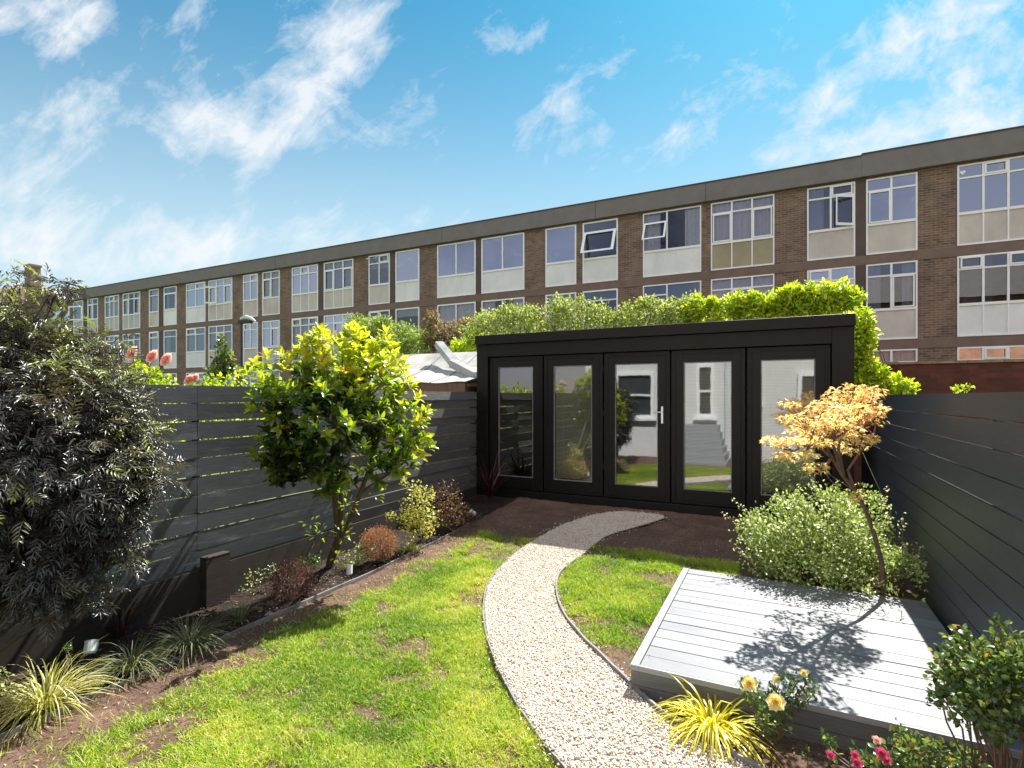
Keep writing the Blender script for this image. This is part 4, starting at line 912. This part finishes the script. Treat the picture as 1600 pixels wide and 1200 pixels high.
# ---- 4 pale variegated abelia behind the deck
LM['abelia'] = leafmat('variegated small leaf', [(0, (.07, .12, .02)), (.3, (.17, .25, .04)), (.55, (.34, .42, .12)), (.75, (.62, .66, .38)), (1, (.85, .80, .70))], .35, .38, .6, (1.3, 1.4, .8, 1))
ab, al = plant('pale_leaved_shrub', 'wide rounded shrub with small pale variegated leaves between deck and cabin', 'shrub', (.35, 5.7, -.2),
      [(1280, 855, 4.75, 85), (1215, 850, 4.95, 62), (1345, 850, 4.98, 60), (1290, 800, 4.85, 45), (1240, 800, 5.0, 38), (1340, 800, 5.0, 40), (1180, 830, 5.1, 28), (1405, 890, 4.4, 36), (1360, 905, 4.75, 36), (1250, 895, 4.9, 42), (1415, 925, 4.2, 24), (1320, 880, 4.95, 50), (1388, 925, 4.28, 20), (1362, 930, 4.3, 18), (1200, 880, 5.0, 30)],
      26000, .036, .021, LM['abelia'], T_DIAM, .4, ns=30, sr=.008, dens_noise=5.5, up=.5, smat=M['bark_r'], filt=lambda p: (p[:, 1] > DK['y1'] - .05) | ((p[:, 2] > -.06) & (p[:, 1] > DK['y1'] - .3)))
# long shoots with pale flowers
for (a_, b_) in [((1200, 850, 5.0), (1125, 800, 5.0)), ((1200, 830, 5.0), (1142, 778, 5.0)), ((1240, 800, 4.9), (1208, 770, 4.9)), ((1280, 780, 4.9), (1270, 745, 4.9)), ((1250, 790, 4.9), (1245, 760, 4.9)), ((1370, 820, 4.4), (1388, 760, 4.4)), ((1380, 840, 4.4), (1392, 790, 4.35)), ((1300, 770, 4.8), (1312, 750, 4.8)), ((1410, 890, 4.2), (1410, 805, 4.25)), ((1430, 900, 4.1), (1438, 850, 4.1))]:
    A_ = at_d(*a_); B_ = at_d(*b_); lv_ = Leaves(); sh_ = MB().tube([A_, (A_ + B_) / 2 + (0, 0, .02), B_], [.003, .0025, .0015], 4).build('shoot', M['bark_r'], ab); n_ = 26; q = RG.random(n_) ** .7
    lv_.add(A_ + (B_ - A_) * q[:, None] + RG.normal(0, .012, (n_, 3)), RG.normal(0, 1, (n_, 3)), RG.normal(0, 1, (n_, 3)) + UP, .024, .013, np.clip(.45 + .5 * q, 0, 1)); lv_.build('flower_tips', LM['abelia'], sh_)


# ---- 5 camellia-like shrub, bottom right
LM['camellia'] = leafmat('mid green leaf', [(0, (.03, .055, .015)), (.4, (.08, .13, .035)), (.7, (.18, .25, .07)), (.92, (.38, .38, .12)), (1, (.40, .18, .06))], .35, .28, .7, (1.6, 1.7, .7, 1))
plant('leafy_rose_shrub', 'upright dark-stemmed leafy shrub in the right corner in front of the deck', 'shrub', (.85, 2.86, -.27),
      [(1530, 1060, 2.2, 58), (1490, 1040, 2.25, 30), (1570, 1040, 2.15, 40), (1500, 1095, 2.2, 36), (1575, 1010, 2.2, 28), (1495, 1005, 2.3, 16), (1565, 975, 2.2, 10), (1550, 1110, 2.1, 48), (1465, 1085, 2.25, 14), (1620, 1060, 2.1, 50), (1500, 985, 2.3, 10)],
      2300, .030, .019, LM['camellia'], T_LEAF, .3, ns=24, sr=.006, smat=M['bark_r'], up=.3)
# ---- 6 yellow rose bush
LM['rose'] = leafmat('rose leaf', [(0, (.02, .045, .015)), (.5, (.06, .11, .03)), (.85, (.15, .22, .05)), (1, (.30, .36, .10))], .35, .3, .65, (1.5, 1.7, .7, 1))
yr, _ = plant('yellow_rose_bush', 'small rose bush with pale yellow blooms at the front edge of the deck', 'rose bush', (-.03, 3.06, -.27),
      [(1205, 1105, 2.68, 34), (1180, 1085, 2.72, 22), (1240, 1085, 2.68, 26), (1160, 1075, 2.75, 12), (1225, 1075, 2.7, 22), (1265, 1075, 2.65, 14), (1255, 1060, 2.65, 10), (1200, 1135, 2.65, 22)], 560, .026, .018, LM['rose'], T_LEAF, .3, ns=20, sr=.004, smat=M['rose_st'] if 'rose_st' in M else M['bark_r'])
def petalmat(name, a, b_): return leafmat(name, [(0, a), (1, b_)], .35, .55, .3, (1.1, 1.0, .95, 1))
LM['pyel'] = petalmat('yellow petal', (.82, .62, .06), (.92, .88, .55)); LM['ppink'] = petalmat('coral petal', (.92, .46, .38), (.97, .72, .64)); LM['pmag'] = petalmat('magenta petal', (.55, .03, .12), (.75, .16, .3)); LM['pdark'] = petalmat('bud', (.3, .04, .03), (.5, .12, .05))
def flower(parent, c, size, mat, axis=(0, -.5, 1), npet=26):
    ax_ = nrm(np.array(axis, float)[None])[0]; s1 = nrm(np.cross(ax_, (.3, .2, .8))[None])[0]; s2 = np.cross(ax_, s1); lv2 = Leaves()
    th = np.arange(npet) * 2.4; q = np.arange(npet) / npet
    out = s1 * np.cos(th)[:, None] + s2 * np.sin(th)[:, None]
    dd_ = nrm(out * (.25 + 1.0 * q)[:, None] + ax_ * (1.0 - .75 * q)[:, None]); pos = c + out * (size * .12 * q)[:, None]
    lv2.add(pos, dd_, out * -.6 + ax_, size * (.34 + .22 * q), size * .5, 1 - .9 * (1 - q), T_ROUND)
    return lv2.build('flower', mat, parent)
for (px, py, d, s) in [(1171, 1069, 2.68, .085), (1212, 1098, 2.58, .095), (1256, 1052, 2.64, .042), (1214, 1062, 2.7, .045)]: flower(yr, at_d(px, py, d), s * .78, LM['pyel'], (0, -.8, .8), 34)
# ---- 7 pink flowered bushes along the bottom
pk, _ = plant('pink_flowering_shrub', 'low leafy shrub with magenta flowers in the bed before the deck', 'shrub', (.5, 2.8, -.27),
      [(1420, 1190, 2.35, 36), (1380, 1195, 2.4, 26), (1455, 1175, 2.3, 26), (1410, 1150, 2.4, 20), (1345, 1185, 2.45, 18), (1440, 1215, 2.3, 40), (1500, 1200, 2.25, 40), (1300, 1180, 2.5, 10)], 950, .028, .018, LM['camellia'], T_LEAF, .3, ns=16, sr=.004, smat=M['bark_r'])
for (px, py, s, m_) in [(1298, 1180, .035, 'pmag'), (1336, 1180, .035, 'pmag'), (1339, 1192, .045, 'pmag'), (1378, 1178, .05, 'pmag'), (1385, 1188, .04, 'pmag'), (1370, 1157, .035, 'ppink'), (1452, 1190, .03, 'pmag'), (1535, 1192, .03, 'pmag')]: flower(pk, at_d(px, py, 2.33), s, LM[m_], (0, -.8, .6), 14)
plant('young_seedling', 'tiny bright green seedling in the soil by the low deck side', 'plant', G(1295, 1195), [(1293, 1155, 2.55, 10), (1300, 1165, 2.55, 8), (1296, 1182, 2.5, 8)], 60, .022, .014, LM['rose'], T_LEAF, .2, ns=3, sr=.003)
plant('young_seedling', 'tiny green seedling on the bark chips left of the bright one', 'plant', G(1262, 1195), [(1262, 1172, 2.55, 7), (1258, 1185, 2.5, 7)], 34, .018, .01, LM['rose'], T_LEAF, .2, ns=2, sr=.002)

# ---- grass-like clumps
LM['carexy'] = leafmat('golden grass', [(0, (.34, .32, .02)), (.5, (.60, .54, .03)), (1, (.78, .72, .14))], .4, .4, .4, (1.3, 1.25, .6, 1))
LM['carexv'] = leafmat('variegated grass', [(0, (.14, .15, .03)), (.45, (.34, .34, .06)), (.75, (.60, .57, .22)), (1, (.75, .72, .45))], .35, .4, .45, (1.3, 1.25, .7, 1))
LM['carexd'] = leafmat('shade-toned variegated grass', [(0, (.07, .09, .035)), (.5, (.16, .18, .08)), (1, (.36, .36, .22))], .3, .4, .4, (1.3, 1.3, .8, 1))  # darker copy of the variegated grass, shade put into the colour
LM['cordy'] = leafmat('maroon blade', [(0, (.02, .007, .009)), (.6, (.045, .012, .016)), (1, (.09, .025, .028))], .3, .35, .5, (1.5, .9, .8, 1))
def clump(name, label, base, n, Lr_, Wd, mat, rise=1.0, bend=1.6, spread=.04, seg=7):
    r = empty(name, base, label, 'grass plant', 'striped sedge clumps along the left bed' if name == 'variegated_sedge' else None); th = RG.uniform(0, 6.28, n); o_ = np.stack([np.cos(th), np.sin(th), np.zeros(n)], 1)
    b_ = np.array(base) + o_ * RG.uniform(0, spread, n)[:, None] + UP * .005
    d_ = o_ * RG.uniform(.1, 1.0, n)[:, None] + UP * rise + RG.normal(0, .16, (n, 3)); o_ = nrm(o_ + RG.normal(0, .3, (n, 3)) * (1, 1, 0)); lv2 = Leaves()
    lv2.strip(b_, d_, (o_ * .55 - UP * 1.0) * (bend * RG.uniform(.5, 1.4, n))[:, None], RG.uniform(Lr_[0], Lr_[1], n), Wd, RG.random(n), seg=seg, side=np.stack([-o_[:, 1], o_[:, 0], 0 * th], 1))
    o2 = lv2.build('blades', mat, r); return r
clump('golden_sedge', 'bright yellow arching grass clump beside the path in front of the deck corner', G(1112, 1148), 210, (.22, .44), .012, LM['carexy'], .95, 2.6, .06)
clump('variegated_sedge', 'large sunlit cream striped grass clump at the bottom left bed edge', G(72, 1110), 280, (.26, .46), .008, LM['carexv'], .9, 1.7, .06)
clump('variegated_sedge', 'shaded striped grass clump right of the first spotlight', G(205, 1055), 190, (.22, .38), .006, LM['carexd'], .9, 1.7, .05)
clump('variegated_sedge', 'wide shaded striped grass clump midway along the left bed', G(295, 1020), 240, (.24, .42), .006, LM['carexd'], 1.0, 1.7, .05)
clump('variegated_sedge', 'small striped grass clump left of the dark dried ball shrub', G(375, 972), 90, (.18, .34), .005, LM['carexd'], 1.3, 1.3, .04)
clump('variegated_sedge', 'small lime striped grass clump right of the light brown ball shrub', G(642, 862), 80, (.15, .27), .008, LM['carexv'], .9, 1.8, .04)
cdy = clump('maroon_cordyline', 'spiky dark maroon plant against the left corner of the cabin', at_d(765, 778, 8.2), 70, (.45, .85), .022, LM['cordy'], 1.6, .8, .04)
cdy['category'] = 'plant'
# ---- dried ball shrubs
def ballshrub(label, base, c, r_, mat, n=5200):
    rr = empty('ball_shrub', base, label, 'shrub', 'dried ball shrubs in the left bed'); p, u = blob_pts([(c, r_)], n, .55, (1, 1, .92)); ok = p[:, 2] > gz(base[1]); p = p[ok]; u = u[ok]
    lv2 = Leaves(); lv2.add(p, u + RG.normal(0, .6, u.shape) + UP * .2, RG.normal(0, 1, u.shape), RG.uniform(.016, .03, len(p)), .007, RG.random(len(p))); lv2.build('foliage', mat, rr)
    m_ = MB(); stems(m_, base, [c + nrm(RG.normal(0, 1, 3)) * r_ * .8 for _ in range(26)], .005, .002); m_.build('stem', M['bark_r'], rr)
LM['dry1'] = leafmat('dry tan twig leaf', [(0, (.20, .09, .045)), (.6, (.40, .20, .10)), (1, (.58, .36, .20))], .25, .7, .2, (1.1, 1, .9, 1))
LM['dry2'] = leafmat('dry dark twig leaf', [(0, (.06, .03, .028)), (.6, (.15, .075, .06)), (1, (.28, .16, .12))], .2, .7, .2, (1.1, 1, .9, 1))
b1 = G(592, 876); ballshrub('round light brown dried ball shrub by the bed edging', b1, at_d(592, 849, 5.75), 27 * 5.75 / FPX, LM['dry1'])
b2 = G(458, 938); ballshrub('round dark brown dried ball shrub under the yellow-leaved tree', b2, at_d(458, 908, 4.9), 34 * 4.9 / FPX, LM['dry2'])
# ---- euonymus, brown shrub, creeping plants
LM['euon'] = leafmat('golden variegated leaf', [(0, (.06, .10, .02)), (.35, (.30, .32, .05)), (.7, (.66, .60, .18)), (1, (.78, .74, .45))], .35, .4, .5, (1.2, 1.2, .6, 1))
plant('golden_euonymus', 'upright shrub with cream and yellow leaves beside the old grey fence', 'shrub', G(660, 842), [(650, 790, 6.2, 26), (665, 812, 6.2, 24), (635, 808, 6.2, 16), (650, 765, 6.2, 14), (632, 755, 6.2, 8), (668, 775, 6.2, 14), (610, 808, 6.2, 9), (668, 830, 6.1, 12), (645, 825, 6.2, 20)], 1300, .034, .02, LM['euon'], T_LEAF, .3, ns=14, sr=.007)
LM['bron'] = leafmat('bronze leaf', [(0, (.05, .025, .018)), (.5, (.12, .06, .035)), (.8, (.20, .12, .05)), (1, (.26, .24, .07))], .3, .5, .4)
plant('bronze_shrub', 'loose bronze brown shrub between the golden shrub and the cabin', 'shrub', G(705, 828), [(695, 780, 6.7, 30), (710, 805, 6.7, 26), (725, 800, 6.9, 18), (685, 815, 6.6, 16), (740, 812, 7.0, 14)], 1500, .03, .014, LM['bron'], T_DIAM, .3, ns=16, sr=.006)
plant('leafy_ground_plant', 'low bright green leaf plant left of the tree foot in the bed', 'plant', G(487, 888), [(487, 876, 5.5, 12), (470, 880, 5.4, 7), (500, 872, 5.5, 7)], 110, .035, .026, LM['rose'], T_LEAF, .2, ns=5, sr=.003)
plant('leafy_ground_plant', 'flat green plant behind the middle spotlight in the bed', 'plant', G(560, 872), [(560, 868, 5.6, 18), (540, 878, 5.5, 12), (575, 860, 5.7, 14)], 220, .03, .02, LM['abelia'], T_LEAF, .2, ns=5, sr=.003)
plant('leafy_ground_plant', 'sprawling small plant between the dark ball shrub and the fence', 'plant', G(405, 925), [(400, 905, 5.0, 18), (425, 890, 5.1, 12), (385, 925, 4.9, 14)], 130, .022, .014, LM['abelia'], T_LEAF, .2, ns=8, sr=.003)
plant('leafy_ground_plant', 'thin sprig with a green leaf head beside the nearest spotlight', 'plant', G(100, 1085), [(106, 1012, 3.4, 7), (104, 1030, 3.4, 5)], 50, .022, .014, LM['rose'], T_LEAF, .2, ns=4, sr=.003)
plant('leafy_ground_plant', 'small leafy weeds at the bottom left corner of the bed', 'plant', G(14, 1120), [(10, 1090, 3.2, 24), (30, 1125, 3.05, 16), (2, 1060, 3.3, 16), (62, 1125, 3.05, 10)], 300, .024, .016, LM['abelia'], T_LEAF, .2, ns=8, sr=.003)
clump('maroon_cordyline', 'dark red spiky plant in the shade under the left fence', G(200, 1000) + (-.1, 0, 0), 26, (.2, .42), .014, LM['cordy'], 1.3, .9, .03)['category'] = 'plant'

# ---- spotlights
def spot(label, base, c, axis, r_=.045, L_=.10):
    rr = empty('garden_spotlight', base, label, 'spotlight', 'small white garden spotlights in the left bed'); ax_ = nrm(np.array(axis, float)[None])[0]; a_ = c - ax_ * L_ / 2; b_ = c + ax_ * L_ / 2
    MB().tube([a_, a_ + ax_ * .012, b_ - ax_ * .008, b_], [r_ * .8, r_, r_, r_ * 1.04], 16).build('housing', M['grey_metal'], rr, smooth=False)
    MB().tube([b_, b_ + ax_ * .003], [r_ * .86] * 2, 16).build('lens', M['bglass'], rr)
    MB().tube([a_ + ax_ * .03 - UP * r_, (base[0], base[1], base[2] + .02), (base[0], base[1], base[2] - .08)], [.008, .008, .003], 6).build('stake', M['black'], rr)
spot('white cylinder spotlight tilted in the bed near the bottom left', G(150, 1040), at_d(142, 1011, 3.5), (-.35, .3, .85), .038, .08)
spot('small white spotlight on the bed edging below the yellow-leaved tree', G(549, 902), at_d(546, 890, 5.3), (-.15, .2, .9), .03, .1)
spot('farthest white spotlight in the corner beside the cabin', G(742, 812), at_d(739, 801, 7.2), (-.9, .3, .3), .03, .09)

# ---- hedges and climbers behind
LM['green1'] = leafmat('soft pale green leaf', [(0, (.08, .12, .03)), (.4, (.24, .31, .07)), (.75, (.45, .50, .18)), (1, (.70, .68, .42))], .4, .5, .4, (1.5, 1.5, .7, 1))
LM['green2'] = leafmat('bright climber leaf', [(0, (.10, .18, .02)), (.4, (.28, .40, .03)), (.75, (.60, .64, .045)), (1, (.74, .74, .10))], .48, .4, .45, (1.6, 1.6, .6, 1))
LM['conif'] = leafmat('feathery conifer leaf', [(0, (.09, .15, .04)), (.5, (.24, .34, .07)), (1, (.46, .52, .14))], .35, .6, .3, (1.4, 1.4, .7, 1))
LM['dull'] = leafmat('purple green leaf', [(0, (.07, .07, .04)), (.5, (.16, .13, .08)), (1, (.34, .25, .17))], .35, .6, .3)
gb_ = lambda px, Y: (float(Xb(px, Y)), Y, -.42)
plant('feathery_evergreen', 'feathery light green evergreen above the shed roof left of the cabin', 'shrub', gb_(620, 12.6), [(590, 520, -12.9, 26), (630, 530, -12.9, 26), (560, 510, -12.9, 20), (660, 535, -12.9, 20), (575, 540, -12.9, 30), (600, 505, -12.9, 12), (620, 570, -12.9, 45), (560, 570, -12.9, 45)], 11000, .15, .045, LM['conif'], T_DIAM, .4, ns=12, sr=.04, clip=False, up=.1, filt=lambda p: p[:, 1] > 12.3)
plant('purple_tinged_shrub', 'dull purple-green shrub between the evergreen and the cabin roof', 'shrub', gb_(690, 12.6), [(675, 500, -12.9, 14), (700, 525, -12.9, 24), (735, 515, -12.9, 22), (680, 530, -12.9, 20), (720, 560, -12.9, 40)], 5000, .11, .055, LM['dull'], T_DIAM, .4, ns=10, sr=.04, clip=False, filt=lambda p: p[:, 1] > 12.3)
plant('shed_side_climber', 'green climber squeezed between the shed roof and the cabin corner', 'climber', gb_(725, 11.4), [(735, 545, -11.6, 20), (715, 545, -11.6, 14), (745, 530, -11.6, 16), (740, 570, -11.6, 18)], 2200, .09, .05, LM['green2'], T_DIAM, .4, ns=8, sr=.02, clip=False)
pal = [(x, 497 - (x - 760) * .055 + 7 * math.sin(x * .061), -11.5, 18 + 4 * math.sin(x * .11)) for x in range(760, 1090, 17)] + [(925, 476, -11.3, 10), (1067, 462, -11.3, 8), (1050, 473, -11.3, 14), (1000, 480, -11.3, 12)]
pal += [(x, 512, -11.4, 26) for x in range(735, 1090, 24)]
pal = [(x + RG.normal(0, 6), y + RG.normal(0, 5), d, r * RG.uniform(.7, 1.15)) for (x, y, d, r) in pal]
plant('pale_climber', 'pale green leafy climber along the wall above the left half of the cabin roof', 'climber', (-2.5, 11.6, -.42), pal, 14000, .075, .042, LM['green1'], T_DIAM, .25, ns=40, sr=.02, clip=False, filt=lambda p: p[:, 1] > 10.75)
brt = [(x, 482 - (x - 1080) * .085 + 5 * math.sin(x * .09), -11.2, 20 + 4 * math.sin(x * .2)) for x in range(1085, 1350, 15)] + [(1240, 458, -11.2, 17), (1265, 454, -11.2, 14), (1320, 466, -11.1, 16), (1340, 480, -11, 14), (1160, 472, -11.2, 15), (1215, 464, -11.2, 14), (1190, 480, -11.2, 18), (1300, 472, -11.2, 20)]
brt += [(x, 500, -11.2, 26) for x in range(1090, 1340, 35)]
brt = [(x + RG.normal(0, 8), y + RG.normal(0, 7), d, r * RG.uniform(.5, 1.0)) for (x, y, d, r) in brt] + [(x, 474 - (x - 1080) * .09 + RG.normal(0, 8), -11.2, 7) for x in range(1090, 1350, 22)]
plant('bright_climber', 'bright yellow-green wisteria-like climber above the right half of the cabin roof', 'climber', (.9, 10.9, -.42), brt, 9500, .10, .046, LM['green2'], T_LEAF, .4, ns=40, sr=.02, clip=False, up=.1, filt=lambda p: p[:, 1] > 10.72)
plant('hanging_climber', 'yellow-green leaves hanging down the right side of the cabin onto the fence', 'climber', (1.9, 10.4, -.42), [(1345, 500, -10.2, 18), (1345, 545, -10.2, 20), (1352, 520, -10.2, 16), (1350, 570, -10.2, 16), (1340, 590, -10.2, 20), (1375, 585, -10.2, 14), (1395, 600, -10.2, 16), (1418, 606, -10.2, 12), (1378, 605, -10.2, 18), (1350, 610, -10.2, 18), (1340, 530, -10.2, 22)], 3800, .085, .045, LM['green2'], T_LEAF, .3, ns=22, sr=.015, clip=False, filt=lambda p: (p[:, 0] > .9) )
plant('fence_top_sprig', 'small green and white sprig peeking over the right fence', 'plant', (2.0, 6.0, 1.0), [(1500, 608, 4.6, 6), (1512, 606, 4.6, 5), (1490, 611, 4.6, 4)], 60, .035, .02, LM['green2'], T_LEAF, .3, ns=3, sr=.004, clip=False)

# neighbour's planting behind the left fence
rs, _ = plant('climbing_rose', 'rose bush with coral pink blooms above the left fence', 'rose bush', (-5.3, 3.3, -.4), [(205, 592, 4.6, 20), (230, 588, 4.7, 18), (250, 594, 4.8, 16), (185, 600, 4.6, 14), (215, 575, 4.7, 10), (225, 630, 4.8, 40), (268, 596, 5.0, 10)], 900, .045, .028, LM['green2'], T_LEAF, .3, ns=16, sr=.006, clip=False, filt=lambda p: p[:, 0] < XL - .1)
for (px, py, d, s) in [(208, 553, 4.6, .12), (240, 558, 4.7, .12), (262, 563, 4.7, .12), (297, 594, 5.0, .10), (306, 592, 5.0, .09), (152, 562, 4.6, .07)]: flower(rs, at_d(px, py, d), s, LM['ppink'], (.1, -1, .45), 40)
mb = MB(); stems(mb, at_d(225, 600, 4.75), [at_d(px, py + 4, d) for (px, py, d) in ((208, 553, 4.6), (240, 558, 4.7), (262, 563, 4.7))], .005, .003); mb.build('flower_stalk', M['bark_r'], rs)
hedge = [(x, 622 + 6 * math.sin(x * .07), 6.3, 26) for x in range(280, 720, 22)] + [(340, 590, 6.3, 7), (360, 594, 6.3, 8), (375, 590, 6.2, 7), (320, 596, 6.2, 7), (390, 585, 6.2, 8)]
hedge += [(x, 690 + 10 * math.sin(x * .05), 6.6, 50) for x in range(60, 620, 45)]
plant('neighbour_hedge', 'sunlit green hedge behind the left fence showing through its gaps', 'hedge', (-6.4, 3.9, -.4), hedge, 9000, .07, .045, LM['green2'], T_DIAM, .3, ns=24, sr=.01, clip=False, filt=lambda p: (p[:, 0] < XL - .25) & ((p[:, 1] < 6.8)))
plant('dark_bush', 'dark dense bush in front of the terrace wall beside the street lamp', 'bush', tuple(at_d(350, 600, 17)[:2]) + (-.42,), [(350, 560, 17, 14), (345, 540, 17, 7), (358, 575, 17, 13), (348, 525, 17, 4), (340, 585, 17, 16)], 900, .16, .08, LM['camellia'], T_DIAM, .3, ns=8, sr=.04, clip=False)
plant('far_tree', 'green tree showing just above the left end of the terrace roof', 'tree', tuple(at_d(130, 600, 60)[:2]) + (-.42,), [(130, 463, 60, 12), (118, 464, 60, 9), (142, 466, 60, 8), (125, 475, 60, 16)], 1500, .5, .3, LM['green1'], T_DIAM, .3, ns=6, sr=.2, clip=False)
